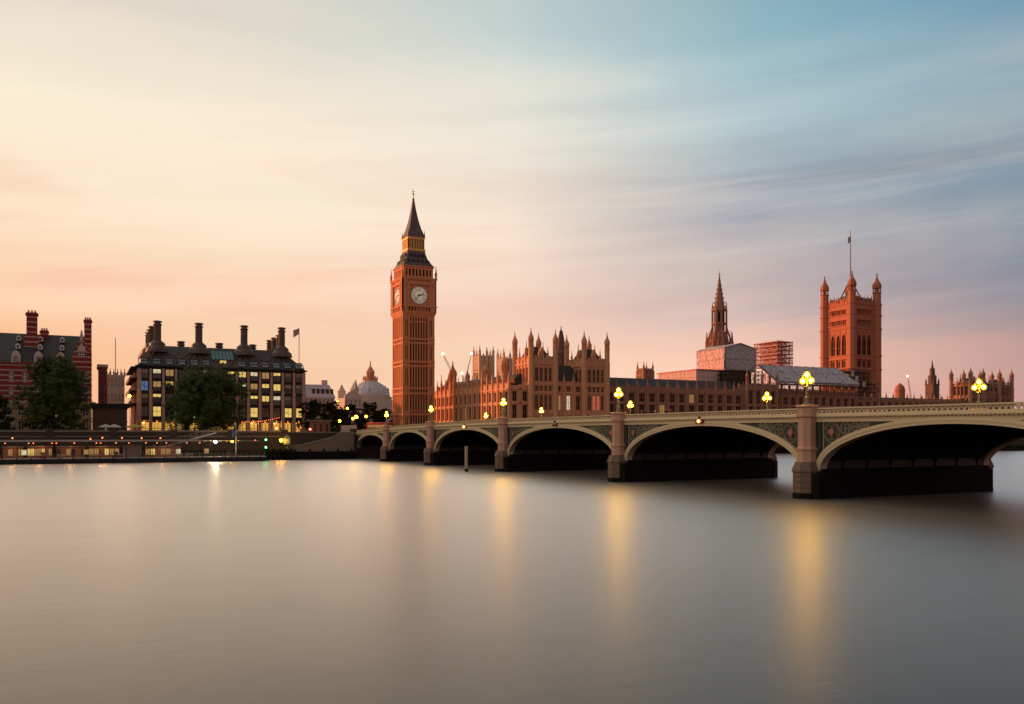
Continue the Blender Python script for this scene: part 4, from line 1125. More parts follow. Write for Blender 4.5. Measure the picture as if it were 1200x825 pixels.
m = MB(); m.cube(0, 46, -.6, .2, 3.4, 4.0); scaf_frame(m, 0, 46, -.3, 10.8, 0, 4, 22, 4, 2, .07); m.build('scaffold_frame', 'scaffold_dark', r)
t0 = t_at(911, 66)
r = thing('scaffold_tower', 'open lattice scaffold tower glowing pink, right of the spire', 'scaffold', (t0, 66, 25))
D0 = depth(t0, 66)
w1 = t_at(928.5, 66)-t0; w2 = q_at(884, t0)-66
m = MB(); zt = z_at(400, t0, 66)-25; zb = z_at(429, t0, 66)-25
scaf_frame(m, 0, w1, 0, w2, zb, zt, 5, 7, 8, .14)
scaf_frame(m, w1*.2, w1*.8, w2*.2, w2*.8, -12, zt, 3, 4, 12, .14)
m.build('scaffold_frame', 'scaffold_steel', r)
for k in range(7):
    z = zb+(zt-zb)*k/6.0
    b_ = MB(); b_.cube(-.5, w1+.5, -.5, w2+.5, z, z+.22); b_.cube(w1*.25, w1*.75, w2*.2, w2*.8, z, z+.9); b_.build('platform', 'sheet_sunlit', r)
# tangled scaffold at the right end of the grey roof
r = thing('scaffold', 'dark tangle of scaffold at the foot of the square tower', 'scaffold', (t_at(986, 22), 18, 20))
m = MB(); scaf_frame(m, 0, 12, 0, 10, 0, 16, 5, 4, 8, .14)
for k in range(7): m.cube(-.4, 12.4, -.3, 10, k*2.1+2, k*2.1+2.2)
m.build('scaffold_frame', 'scaffold_dark', r)
m = MB()
for x, y, z in ((1.0, -.4, 12.6), (3.6, -.4, 10.4), (8, -.4, 8.2)): m.cube(x, x+1.8, y-.1, y, z, z+2.4)
m.build('sheeting', 'sheet_grey', r)
r = thing('scaffold', 'dark hanging scaffold deck low on the square tower river side', 'scaffold', (t_at(1003, 60), 60, 22))
m = MB(); scaf_frame(m, 0, 16, 0, 10, 0, 12, 6, 4, 6, .13); 
for k in range(6): m.cube(-.4, 16.4, -.3, 10, k*2.1+.8, k*2.1+1.0)
m.build('scaffold_frame', 'scaffold_dark', r)

# ------------------------------------------------------------------ construction cranes
def crane(label, px, D, ytop, lean, ybase):
    t, q = far(px, D); k = D/F; z1 = CZ+(510-ytop)*k; z0 = CZ+(510-ybase)*k
    r = thing('tower_crane', label, 'crane', (t, q, 6.9), math.atan2(-S, C), 'tower cranes on the skyline')
    m = MB(); L = lean*k
    for a_, b_ in ((-.5, -.5), (.5, -.5), (.5, .5), (-.5, .5)): m.bar((L+a_, b_, 0), (L+a_, b_, z0-6.9), .14, 4)
    n = 14
    for i in range(n):
        f0, f1 = i/n, (i+1)/n; zz = z0-6.9
        m.bar((L-.5, -.5, zz*f0), (L+.5, .5, zz*f1), .1, 4)
    m.build('mast', 'scaffold_steel', r)
    m = MB(); a0, a1 = Vector((L, 0, z0-6.9)), Vector((0, 0, z1-6.9))
    off = Vector((.5, 0, .5))
    m.bar(a0-off, a1, .16, 4); m.bar(a0+off, a1, .16, 4)
    for i in range(12): m.bar(a0.lerp(a1, i/12)-off*(1-i/12), a0.lerp(a1, (i+1)/12)+off*(1-(i+1)/12), .09, 4)
    m.build('jib', 'scaffold_steel', r)
    m = MB(); m.ball((0, 0, z1-6.9+.5), .9, 10, 6); m.build('warning_light', 'crane_light', r, True)
crane('crane jib leaning left with a pale light, nearest the clock tower', 519, 560, 415.5, 9, 432)
crane('crane jib leaning right with a pale light, left of the abbey tower', 552.5, 600, 415, -6, 440)
crane('short crane jib with a glowing tip above the palace wing roof', 541, 520, 438.5, 4, 446)
crane('thin crane with pale light right of the square tower', 1063.5, 700, 441.5, 3.5, 462)

# ------------------------------------------------------------------ dark office block with tall chimneys
def office():
    q0 = 40.0; ta, tb = t_at(161.5, q0), t_at(357.5, q0); L = tb-ta; dp = 46.0
    r = thing('office_block', 'dark bronze office block with stone piers and a row of tall roof chimneys', 'office building', (ta, q0, 6.9)); z = lambda v: v-6.9
    rr = random.Random(21); wm = MB(); wm.cube(1.0, L-1.0, 1.0, dp-1, z(11.8), z(28.6)); wm.cube(1.0, L-1, 4.0, dp-1, 0, z(11.8))
    nb = 14; bl = L/nb; rows = [(z(12.9), z(16.0)), (z(17.0), z(20.0)), (z(21.0), z(24.0)), (z(24.9), z(27.8))]
    pil = MB(); fr_ = MB()
    for th, o, LL, nbb in ((0, (0, 0), L, nb), (-90, (0, dp), dp, 12), (90, (L, 0), dp, 12)):
        pil.fr((o[0], o[1], 0), th); fr_.fr((o[0], o[1], 0), th); b_ = LL/nbb
        for k in range(nbb+1):
            u = k*b_; e0 = .02 if k == 0 else u-.47; e1 = LL-.02 if k == nbb else u+.47
            if th == 0 and k in (0, nbb): e0, e1 = max(0.02, u-.5), min(LL-.02, u+.5)
            for s0, zz0, zz1 in ((.55, 0, z(13)), (.46, z(13), z(21)), (.36, z(21), z(28.0))):
                pil.box(max(e0, u-s0), min(e1, u+s0), -1.0, .30 - .08*(zz0 > 1) - .07*(zz0 > 8), zz0, zz1)
            for v in (13.0, 17.0, 21.0): pil.box(max(.01, u-.62), min(LL-.01, u+.62), -.6, .36, z(v)-.16, z(v)+.16)
        for a_, c_ in ((11.8, 12.9), (16.0, 17.0), (20.0, 21.0), (24.0, 24.9), (27.8, 29.0)): fr_.box(.05, LL-.05, -1.05, -.30, z(a_), z(c_))
        fr_.box(-.3, LL+.3, -.9, .7, z(28.5), z(28.9))
        for k in range(nbb):
            u = (k+.5)*b_
            for s in (-1, 1): fr_.box(u+s*(b_/2-.62)-.12, u+s*(b_/2-.62)+.12, -1.04, -.2, z(11.8), z(28.5))
    pil.fr(); fr_.fr()
    wm.build('wall', 'bronze', r); pil.build('pillar', 'pillar_stone', r); fr_.build('facade_frame', 'bronze', r)
    lit = {}
    for k, j in ((1, 3), (2, 3), (5, 3), (6, 3), (7, 3), (8, 3), (1, 2), (2, 2), (9, 2), (10, 2), (9, 3), (10, 1), (11, 1), (9, 1), (9, 0), (12, 0), (13, 0), (1, 1), (1, 0), (10, 3), (11, 2), (11, 3), (8, 2)): lit[(k, j)] = ('room_yellow', 'room_dim', 'room_white', 'room_yellow')[(k*3+j*5) % 4]
    lit[(0, 2)] = 'room_blue'; lit[(12, 0)] = lit[(13, 0)] = 'room_yellow'
    fm = MB((0, 0, 0), 0)
    for k in range(nb):
        u = (k+.5)*bl
        for j, (a_, c_) in enumerate(rows):
            mt = lit.get((k, j), 'sky_reflection_glass' if rr.random() < .5 else 'glass'); w_ = round(bl-1.45, 2); h_ = round(c_-a_, 2)
            if mt in ('room_yellow', 'room_dim', 'room_white') and j > 0:      # blind half drawn: only the upper light shows
                sp_ = (.45, .62, .34, .72)[(k*7+j*3) % 4]
                window(r, w_, round(h_*sp_, 2), (u, .55, a_+h_*(1-sp_)), 0, mt, 'flat', 'bronze', 1, 0, .1)
                window(r, w_, round(h_*(1-sp_), 2), (u, .55, a_), 0, 'sky_reflection_glass' if k % 2 else 'glass', 'flat', 'bronze', 1, 0, .1)
            elif j > 0 and mt != 'room_blue' and (k*5+j*3) % 4:
                window(r, w_, round(h_*.6, 2), (u, .55, a_), 0, mt, 'flat', 'bronze', 1, 0, .1)
                window(r, w_, round(h_*.4, 2), (u, .56, a_+h_*.6), 0, 'pale_glass', 'flat', None, name='blind')
            else: window(r, w_, h_, (u, .55, a_), 0, mt, 'flat', 'bronze', 1, 1, .1)
    sd = MB((0, dp, 0), -90)
    for k in range(12):
        for j, (a_, c_) in enumerate(rows[:3]):
            p = sd.P((k+.5)*dp/12, .7, a_); window(r, round(dp/12-1.45, 2), round(c_-a_, 2), p, R(-90), 'glass', 'flat', None, name='side_window')
    # arcade: lit shop fronts behind the piers, with hanging lamps
    for k in range(nb):
        u = (k+.5)*bl; mt = 'room_orange' if k not in (3, 5) else 'room_dim'
        window(r, round(bl-.8, 2), 3.9, (u, 3.4, .3), 0, mt, 'flat', 'bronze', 2, 1, .14, 'shop_window')
    # balcony decks down the north flank
    m = MB()
    for v in (17, 21, 24.9, 28.5): m.cube(-1.9, 0, 2, dp-2, z(v)-.15, z(v)+.15)
    for v in (17, 21, 24.9): m.cube(-1.9, -1.82, 2, dp-2, z(v), z(v)+1.0)
    m.build('balcony', 'bronze', r)
    # roof
    ze, zr = z(28.9), z(36.3); rf = MB(); i = 11.0
    rf.frustum(-.1, L+.1, -.1, dp, ze, i*.55, L-i*.55, i, dp-i, zr); ro = rf.build('roof', 'bronze_roof', r)
    sl = lambda f_: (-.1 + (i+.1)*f_, ze + (zr-ze)*f_)     # depth and height up the front slope
    chs = [t_at(184.5, q0+9)-ta, t_at(233, q0+9)-ta, t_at(286, q0+9)-ta, t_at(330, q0+9)-ta]
    ribs = MB()
    for cx_ in chs:
        for k in range(-3, 4):
            base = min(max(cx_+k*bl*.93, .3), L-.3)
            y0, z0_ = sl(0.0); y1, z1_ = sl(.86); ribs.bar((base, y0-.05, z0_+.1), (cx_+k*.32, y1-.1, z1_+.08), .20, 4, .13)
    for k in range(nb+1): u = min(max(k*bl, .3), L-.3); y1, z1_ = sl(.30); ribs.bar((u, -.15, ze+.05), (u, y1-.1, z1_+.15), .16, 4)
    for f_ in (.36,): y1, z1_ = sl(f_); ribs.bar((2.5, y1-.05, z1_+.1), (L-2.5, y1-.05, z1_+.1), .16, 4)
    for yy in (0.25, .5, .75, 1.0):
        for k in range(-2, 3): ribs.bar((-.1, min(dp-1, max(1, dp*yy+k*3.2-5)), ze+.1), (i*.68, dp*yy-5+k*.3, zr-.4), .16, 4, .12)
    ribs.build('roof_rib', 'bronze_rib', ro)
    for k in range(nb):                                     # attic windows in the slope
        u = (k+.5)*bl
        if k in (6, 7): continue
        m = MB(); y0, z0_ = sl(.10); y1, z1_ = sl(.33)
        m.loops([[(u-.95, y0-.35, z0_), (u+.95, y0-.35, z0_), (u+.95, y1, z0_), (u-.95, y1, z0_)], [(u-.95, y0+.1, z1_-.1), (u+.95, y0+.1, z1_-.1), (u+.95, y1+.3, z1_+.1), (u-.95, y1+.3, z1_+.1)]])
        d_ = m.build('attic_window', 'attic_glass', ro)
        f2 = MB(); f2.bar((u-1, y0-.38, z0_+.9), (u+1, y0-.2, z0_+.9), .16, 4); f2.bar((u-1, y0-.1, z1_), (u+1, y0-.1, z1_), .15, 4); f2.build('frame', 'bronze', d_)
    m = MB(); u0, u1 = 6*bl+.2, 8*bl-.2; (y0, z0_), (y1, z1_) = sl(.40), sl(.80)
    m.loops([[(u0, y0-.3, z0_+.1), (u1, y0-.3, z0_+.1), (u1, y0+.4, z0_), (u0, y0+.4, z0_)], [(u0, y1-.3, z1_+.2), (u1, y1-.3, z1_+.2), (u1, y1+.4, z1_), (u0, y1+.4, z1_)]])
    sk = m.build('skylight', 'roof_glass', ro)
    m = MB()
    for k in range(7): u = u0+(u1-u0)*k/6; m.bar((u, y0-.4, z0_+.15), (u, y1-.4, z1_+.25), .09, 4)
    m.build('frame', 'bronze', sk)
    window(r, 2.0, 1.8, (7*bl-.2, y0-2.0, z0_-2.2), 0, 'room_yellow', 'flat', 'bronze', 1, 0, .1)
    def chimney(x, y, zb, zt, rr_=1.05, base=True):
        m = MB()
        if base: m.lathe(x, y, [(3.7, zb-1.2), (3.4, zb+.1), (2.4, zb+1.0), (2.4, zb+1.7), (1.3, zb+2.6)], 12)
        m.lathe(x, y, [(rr_, zb), (rr_, zt-1.5)], 12)
        for k in range(12): a_ = k*math.pi/6; m.bar((x+rr_*math.cos(a_), y+rr_*math.sin(a_), zb+2), (x+rr_*math.cos(a_), y+rr_*math.sin(a_), zt-1.6), .12, 4)
        c_ = m.build('chimney', 'bronze_rib', r)
        m = MB(); m.lathe(x, y, [(rr_*1.05, zt-1.6), (rr_*1.35, zt-1.4), (rr_*1.35, zt-1.15), (rr_*1.0, zt-1.1), (rr_*1.0, zt-.6), (rr_*1.4, zt-.5), (rr_*1.4, zt-.2), (rr_*.9, zt)], 12); m.build('cap', 'bronze_rib', c_)
    for cx_ in chs: chimney(cx_, 9.0, zr-1.2, z(44.2))
    for k in range(3): chimney(chs[0]-1, 18.0+k*9, zr-1.2, z(43.4), 1.0); chimney(chs[3]+1, 18.0+k*9, zr-1.2, z(42.6), 1.0)
    for px in (212, 257, 296): x = t_at(px, q0+16)-ta; chimney(x, 16, zr-.5, z(38.6), 1.0, False)
    m = MB(); x = t_at(350.5, q0+3)-ta; zt = z_at(384, ta+x, q0+3)-6.9; m.bar((x, 3, z(29)), (x, 3, zt), .12, 6)
    fp = m.build('flagpole', 'pale_stone', r)
    m = MB(); m.loops([[(x-.02-k*.30, 3-.1*k+.12*math.sin(k*1.3), zt-.2-k*.12), (x-k*.30, 3-.1*k+.04+.12*math.sin(k*1.3), zt-.2-k*.12), (x-k*.30, 3-.1*k+.04, zt-2.2-k*.2), (x-.02-k*.30, 3-.1*k, zt-2.2-k*.2)] for k in range(8)]); m.build('flag', 'flag_pale', fp)
    # hanging arcade lamps give the ground floor its orange light
    for k in (0, 2, 4, 7, 9, 11, 13):
        l_ = bpy.data.lights.new('arcade_light', 'POINT'); l_.energy = 420; l_.color = (1, .50, .14); l_.shadow_soft_size = .25
        o = bpy.data.objects.new('arcade_light', l_); COL.objects.link(o); o.parent = r; o.location = ((k+.5)*bl, 1.9, 4.2)
    m = MB()
    for k in range(nb): m.ball(((k+.5)*bl, .9, 4.35), .16, 8, 5); m.bar(((k+.5)*bl, .9, 4.4), ((k+.5)*bl, .9, 4.9), .03, 4)
    m.build('arcade_lamp', 'pier_lamp', r, True)
office()

# ------------------------------------------------------------------ red brick block with white bands
def brick_block():
    q0 = 45.0; tb = t_at(107.5, q0); ta = tb-52; L = tb-ta; dp = 24
    r = thing('brick_block', 'red brick block with white stone bands, slate roof and gabled end bay', 'building', (ta, q0, 6.9)); z = lambda v: v-6.9
    g0 = t_at(83.5, q0)-ta; wm = MB(); wm.cube(.5, g0, .5, dp, z(17), z(28.6)); wm.cube(g0+.3, L-.4, -.1, dp, z(17), z(29.0))
    rows = [(z(18.4), z(21.4)), (z(23.0), z(26.2))]
    facade(r, wm, (0, 0), 0, g0, z(17), z(28.8), 13, rows, 1.35, .06, .5, 'pale_glass', 'flat', 'white_paint', 1, 1, courses=(z(28.6),), ends=False)
    facade(r, wm, (g0, -.6), 0, L-g0, z(17), z(29.2), 2, rows, 1.5, .06, .5, 'pale_glass', 'flat', 'white_paint', 1, 1, courses=(z(28.9), z(22.2)), ends=False)
    wm.fr()
    x0, x1 = g0, L
    wm.poly([(x0+.3, z(29.2)), (x1-.3, z(29.2)), (x1-.3, z(31.0)), (x1-1.0, z(33.5)), (x1-1.6, z(34.6)), ((x0+x1)/2+.6, z(36.4)), ((x0+x1)/2-.6, z(36.4)), (x0+1.6, z(34.6)), (x0+1.0, z(33.5)), (x0+.3, z(31.0))], -.3, .6)
    wm.box(L-.5, L, -dp, -.7, z(17), z(33.0))
    wm.build('wall', 'banded_brick', r)
    lo = MB(); lo.cube(.5, L-.4, .5, dp, 0, z(17.0)-.01)
    facade(r, lo, (0, -.15), 0, L, 0, z(17.0)-.01, 15, [(1.6, 4.4), (6.0, 8.6)], 1.25, .08, .5, 'glass', 'flat', 'white_paint', 1, 1, courses=(z(16.8), 5.2), ends=False)
    lo.fr(); lo.build('plinth', 'beige_stone', r)
    window(r, 2.4, 1.5, ((x0+x1)/2, -.65, z(31.2)), 0, 'glass', 'flat', 'white_paint', 3, 1)
    m = MB(); m.poly([(x0+1.5, z(32.9)), (x1-1.5, z(32.9)), (x1-2, z(34)), ((x0+x1)/2, z(35.6)), (x0+2, z(34))], .61, .7)
    m.lathe((x0+x1)/2, -.4, [(.35, z(36.2)), (.35, z(37)), (.6, z(37.3)), (.1, z(39.6))], 6); m.build('gable_trim', 'pale_stone', r)
    rf = MB(); slope_roof(rf, 0, L-.5, .2, dp, z(28.8), z(38.8), 0.5, 'x'); ro = rf.build('roof', 'slate', r)
    for px in (-24, 18.5, 45, 71):
        x = t_at(px, q0)-ta
        d_ = MB(); d_.poly([(x-1.15, z(28.7)), (x+1.15, z(28.7)), (x+1.15, z(31.2)), (x+.8, z(32.0)), (x, z(32.6)), (x-.8, z(32.0)), (x-1.15, z(31.2))], -3.6, .05)
        dd = d_.build('dormer', 'pale_stone', ro); window(dd, 1.5, 1.9, (x, -.06, z(29.0)), 0, 'pale_glass', 'flat', None)
        for zz, yy in ((33.4, 4.2), (36.2, 7.5)):
            d_ = MB(); xx = x+.3; d_.poly([(xx-.6, z(zz)), (xx+.6, z(zz)), (xx+.6, z(zz)+1.2), (xx, z(zz)+1.7), (xx-.6, z(zz)+1.2)], -yy-2.2, -yy+.4)
            dd = d_.build('dormer', 'white_paint', ro); window(dd, .7, .8, (xx, yy-.41, z(zz)+.25), 0, 'glass', 'flat', None)
    for px, yy, zt, s in ((37.5, 8.0, 45.0, 1.45), (103, 6.0, 43.5, 1.05), (52, 11.5, 40.0, 1.1)):
        x = t_at(px, q0+yy)-ta
        c_ = MB(); c_.cube(x-s, x+s, yy-s*.7, yy+s*.7, z(29), z(zt)-.9); c_.cube(x-s*1.2, x+s*1.2, yy-s*.9, yy+s*.9, z(zt)-.9, z(zt)-.3); c_.cube(x-s*1.08, x+s*1.08, yy-s*.78, yy+s*.78, z(zt)-.32, z(zt))
        if s > 1.3: c_.cube(x-s*1.35, x+s*1.35, yy-s, yy+s, z(33.5), z(38.2))
        cc = c_.build('chimney', 'banded_brick', r)
        p_ = MB()
        for k in (-1, 0, 1): p_.lathe(x+k*s*.6, yy, [(.26, z(zt)), (.22, z(zt)+.7), (.3, z(zt)+.75)], 8)
        p_.build('chimney_pot', 'red_brick', cc)
brick_block()

def simple_block(name, label, px0, px1, q, dp, ytop, mat, bays, nrow, glass='glass', trim=None, zb=6.9, cat='building', lit=0):
    ta, tb = t_at(px0, q), t_at(px1, q); L = tb-ta; H = z_at(ytop, (ta+tb)/2, q)-zb
    r = thing(name, label, cat, (ta, q, zb)); wm = MB(); wm.cube(.4, L-.4, .4, dp, 0, H); rr = random.Random(int(px0))
    rh = H/nrow; rows = [(rh*(k+.28), rh*(k+.80)) for k in range(nrow)]
    facade(r, wm, (0, 0), 0, L, 0, H, bays, rows, L/bays*.45, .1, .3, lambda k, j: 'room_dim' if rr.random() < lit else glass, 'flat', trim or mat, 1, 1, courses=(H-.3, rh), ends=False)
    wm.fr(); wm.build('wall', mat, r)
    return r, L, H
r, L, H = simple_block('brick_annex', 'narrow plain brick block beside the gabled brick building', 115, 125.5, 52, 14, 430, 'red_brick', 2, 5)
m = MB(); m.cube(-.3, L+.3, -.3, 14, H, H+.8); m.build('parapet', 'pale_stone', r)
r, L, H = simple_block('stone_block', 'ornate pale stone block glimpsed between brick and dark blocks', 125, 146, 110, 20, 441, 'pale_stone', 5, 4, 'pale_glass', 'white_paint')
m = MB(); crenels(m, (0, 0), 0, L, H, 1.6, .9); m.fr(); m.build('balustrade', 'pale_stone', r)
for k in range(6): pinnacle(r, (k*L/5, 0, H), .5, 3.0, 'pale_stone')
m = MB(); m.bar((L*.5, 3, H), (L*.5, 3, H+15), .14, 6); m.build('flagpole', 'grey_render', r)
r, L, H = simple_block('entrance_block', 'low dark flat roofed entrance block left of the office block', 108, 149, 30, 8, 478, 'dark_stone', 9, 2, 'glass', 'bronze', lit=.1)
m = MB(); m.cube(-.5, L+.5, -1.2, 8, H, H+.5); m.cube(-.5, L+.5, -1.2, -1.1, H+.5, H+1.3); m.build('flat_roof', 'bronze', r)
# grey mansard block and domed hall
r, L, H = simple_block('mansard_block', 'grey office block with mansard roof and dormers behind trees', 352, 392, 170, 20, 466, 'pale_stone', 8, 5, 'pale_glass')
m = MB(); m.frustum(-.5, L+.5, -.5, 20, H, 1.2, L-2.0, 2.5, 17, H+6.6); m.cube(L-5.5, L-2.5, 4, 8, H+3, H+9); ro = m.build('roof', 'lead', r)
m = MB()
for k in range(5): x = L*.35+k*2.3; m.cube(x, x+1.3, .4, 3, H+1.6, H+4.4)
m.build('dormer', 'glass', ro)
def hall():
    t, q = far(434, 545); k = 545/F; r = thing('domed_hall', 'pale hall with big grey lead dome and gilded lantern', 'domed building', (t, q, 6.9)); z = lambda py: CZ+(510-py)*k-6.9
    m = MB(); m.cube(-16, 16, -16, 16, 0, z(470)); m.lathe(0, 0, [(13.5, z(474)), (13.5, z(467)), (14, z(466.5)), (14, z(465.5)), (12.6, z(465))], 8, 22.5)
    for a_ in (-1, 1):
        for b_ in (-1, 1):
            m.lathe(a_*14.6, b_*14.6, [(2.6, 0), (2.6, z(459)), (3.0, z(458.5)), (2.4, z(457.5)), (1.2, z(453.5)), (.25, z(450))], 8, 22.5)
    m.build('wall', 'pale_stone', r)
    m = MB(); rad = 12.3; zb, zt = z(465.2), z(447.5)
    m.lathe(0, 0, [(rad, zb), (rad*.98, zb+(zt-zb)*.18), (rad*.86, zb+(zt-zb)*.5), (rad*.64, zb+(zt-zb)*.8), (rad*.36, zt), (rad*.34, zt+.8)], 24)
    d = m.build('dome', 'lead', r, True)
    m = MB()
    for i in range(16):
        a = math.pi*2*i/16; P_ = [(rad, 0), (rad*.98, .18), (rad*.86, .5), (rad*.64, .8), (rad*.36, 1)]
        for (r0, f0), (r1, f1) in zip(P_, P_[1:]): m.bar((r0*math.cos(a), r0*math.sin(a), zb+(zt-zb)*f0), (r1*math.cos(a), r1*math.sin(a), zb+(zt-zb)*f1), .22, 4)
    for i in range(8):
        a = math.pi*2*(i+.5)/8; m.lathe(rad*.9*math.cos(a), rad*.9*math.sin(a), [(.9, zb+3), (.9, zb+5), (.1, zb+6)], 6)
    m.build('dome_rib', 'lead', d)
    m = MB(); m.lathe(0, 0, [(4.6, zt), (4.6, zt+1.0), (2.4, zt+1.2)], 8, 22.5)
    for i in range(8): a = R(22.5+45*i); m.lathe(2.1*math.cos(a), 2.1*math.sin(a), [(.45, zt+1), (.45, z(437))], 6); m.lathe(4.3*math.cos(a), 4.3*math.sin(a), [(.5, zt+1), (.5, zt+2.4), (.05, zt+4)], 4)
    m.lathe(0, 0, [(1.0, zt+1), (1.0, z(437))], 8); m.lathe(0, 0, [(2.8, z(437.2)), (2.8, z(436.2)), (2.2, z(434)), (1.2, z(431)), (.5, z(429.5)), (.25, z(424)), (.02, z(422))], 8, 22.5)
    m.build('lantern', 'honey_stone', r)
hall()
r, L, H = simple_block('stone_block', 'low pale block with pediment left of the domed hall', 404, 424, 210, 16, 466, 'pale_stone', 4, 3, 'pale_glass')
m = MB(); m.poly([(0, H), (L, H), (L, H+1), (L*.5, H+5), (0, H+1)], -1.5, .2); m.lathe(L*.7, 2, [(1.0, H), (1.0, H+5), (1.3, H+5.2), (.2, H+10)], 8); m.build('pediment', 'pale_stone', r)
r, L, H = simple_block('kiosk', 'small brown flat roofed kiosk at the top of the river stairs', 365.5, 387, 9, 5, 493.5, 'kiosk_wall', 3, 1, 'glass', 'bronze')
m = MB(); m.cube(-.4, L+.4, -.5, 5.4, H, H+.35); m.build('flat_roof', 'grey_render', r)
t = t_at(400, 4); L = t_at(418, 4)-t
r = thing('hoarding', 'pale pink printed hoarding panel standing at the bridge end', 'sign', (t, 4, 6.9))
m = MB(); m.cube(0, L, -.05, .05, .9, 3.1); m.build('panel', 'hoarding', r)
m = MB()
for x in (0.1, L/2, L-.1): m.cube(x-.06, x+.06, -.02, .2, 0, 3.2)
m.build('post', 'bronze', r)


# unseen blocks added farther along the embankment to shade river and bridge
for k_, (pa, pb, hh) in enumerate(((-190, -132, 39), (-260, -196, 42), (-335, -266, 44), (-420, -341, 46))):
    r = thing('stone_block', 'unseen pale block added for shade beyond the left edge, ' + ('next to the brick block', 'second from the brick block', 'third from the brick block', 'farthest from the brick block')[k_], 'building', (pa, 46, 6.9), 0, 'unseen blocks added to shade the river')
    L = pb-pa; wm = MB(); wm.cube(.4, L-.4, .4, 30, 0, hh-6.9)
    facade(r, wm, (0, 0), 0, L, 0, hh-7, 10, [(2, 7), (10, 15), (18, 23), (25, 29)], 2.4, .2, .5, 'glass', 'flat', 'pale_stone', 1, 1, courses=(8.5, 24), ends=False)
    wm.fr(); wm.build('wall', 'pale_stone', r)

# ------------------------------------------------------------------ trees
TA = tree_mesh(1, 9.6, 9.9, 21.4, 3.5, 42000, .28, 'leaf', 60)
TB = tree_mesh(2, 11.6, 9.2, 20.2, 3.5, 48000, .29, 'leaf', 66)
TC = tree_mesh(3, 6.2, 5.6, 12.5, 2.0, 11000, .28, 'leaf_dark', 26)
TD = tree_mesh(4, 5.2, 5.8, 12.5, 2.0, 10000, .28, 'leaf_dark', 24)
GT = 'plane trees along the embankment'
tree('tall dense plane tree in front of the banded brick block', (t_at(64, 14), 14, 6.9), TA, (1, 1, 1.0), .4, GT)
tree('broad dense plane tree in front of the dark office block', (t_at(242, 12), 12, 6.9), TB, (1, 1, .97), 1.1, GT)
tree('small tree cut by the left edge of the photo', (t_at(-3, 14), 14, 6.9), TD, .85, .3, GT)
GB = 'trees behind the bridge end'
for px, q, s, mm, lb in ((366, 40, .95, TC, 'dark rounded tree touching the office block, by the mansard block'), (387, 60, 1.0, TD, 'dark tree below the grey mansard roof, above the kiosk'), (410, 70, .95, TC, 'dark tree left below the lead dome, beside street lamps'),
                         (432, 75, 1.05, TD, 'dark tree directly below the lead dome'), (449, 78, .85, TC, 'lower dark tree close against the clock tower foot'), (398, 95, .9, TD, 'dark tree set farther back between the kiosk and the dome')):
    tree(lb, (t_at(px, q), q, 6.9), mm, s, px*.3, GB)
for k, (t, q, s) in enumerate(((336, 20, 1.0), (350, 16, 1.15), (366, 22, 1.0), (384, 14, 1.2))):
    tree(('riverside garden tree beyond the far pavilion, ' + ('nearest to it', 'second along', 'third along', 'at the frame edge')[k]), (t, q, 5.0), TC if k % 2 else TD, s, k*1.3, 'trees of the riverside garden')
r = thing('hedge', 'dark bush growing beside the kiosk and the hoarding', 'bush', (t_at(394, 10), 10, 6.9))
hm = tree_mesh(9, 1.6, 1.3, 2.8, .3, 1500, .22, 'leaf_dark', 10); put('stem', hm[0], r); put('crown', hm[1], r)

# ------------------------------------------------------------------ floating pier
PQ = -14.0; pe = t_at(312, PQ); pl = 125.0; ps = pe-pl
r = thing('pontoon', 'long black floating pier with thin grey canopy and mesh railing', 'pier', (ps, PQ, 0))
m = MB(); m.loops([[(0, -.0, -.6), (pl, 0, -.6), (pl, 8, -.6), (0, 8, -.6)], [(0, -.3, .2), (pl+.3, -.3, .2), (pl+.3, 8.3, .2), (0, 8.3, .2)], [(0, -.3, 1.25), (pl+.3, -.3, 1.25), (pl+.3, 8.3, 1.25), (0, 8.3, 1.25)]]); m.build('hull', 'black_paint', r)
m = MB(); m.cube(0, pl, 0.02, 7.98, 1.25, 1.33); m.cube(0, pl, -.4, -.28, 1.15, 1.32); m.build('deck', 'pontoon_grey', r)
m = MB()
for k in range(int(pl/3)+1): x = k*3.0+.4; m.cube(x-.12, x+.12, -.42, -.3, .2, 1.5)
m.build('fender', 'tyre', r)
cl = t_at(236, PQ)-ps
m = MB(); m.cube(0, cl, .6, 7.4, 5.45, 5.75); m.cube(0, cl, .5, .6, 5.40, 5.85); m.cube(cl, pl-1, 4.85, 5.0, 5.42, 5.52); m.build('canopy', 'pontoon_grey', r)
pm_ = MB(); pm_.lathe(0, 0, [(.12, 1.3), (.06, 1.5), (.06, 5.3), (.12, 5.47)], 6); pm_ = pm_.mesh('post', 'bronze')
for k in range(int(cl/6)+1):
    for y in (1.2, 6.8): put('post', pm_, r, (k*6+.5, y, 0))
for k in range(4): put('post', pm_, r, (cl+3+k*4.2, 4.95, 0))
m = MB(); n = int(pl/1.5)
for k in range(n+1): m.cube(k*1.5-.03, k*1.5+.03, .1, .16, 1.3, 2.5)
for zz in (1.45, 1.7, 1.95, 2.2, 2.48): m.cube(0, pl, .11, .15, zz, zz+.04)
m.build('railing', 'rail_mesh', r)
m = MB()
for k in range(int((pl-cl)*3.3)): x = cl-10+k*.34; m.cube(x, x+.05, .12, .15, 1.33, 2.5)
m.build('mesh_panel', 'rail_mesh', r)
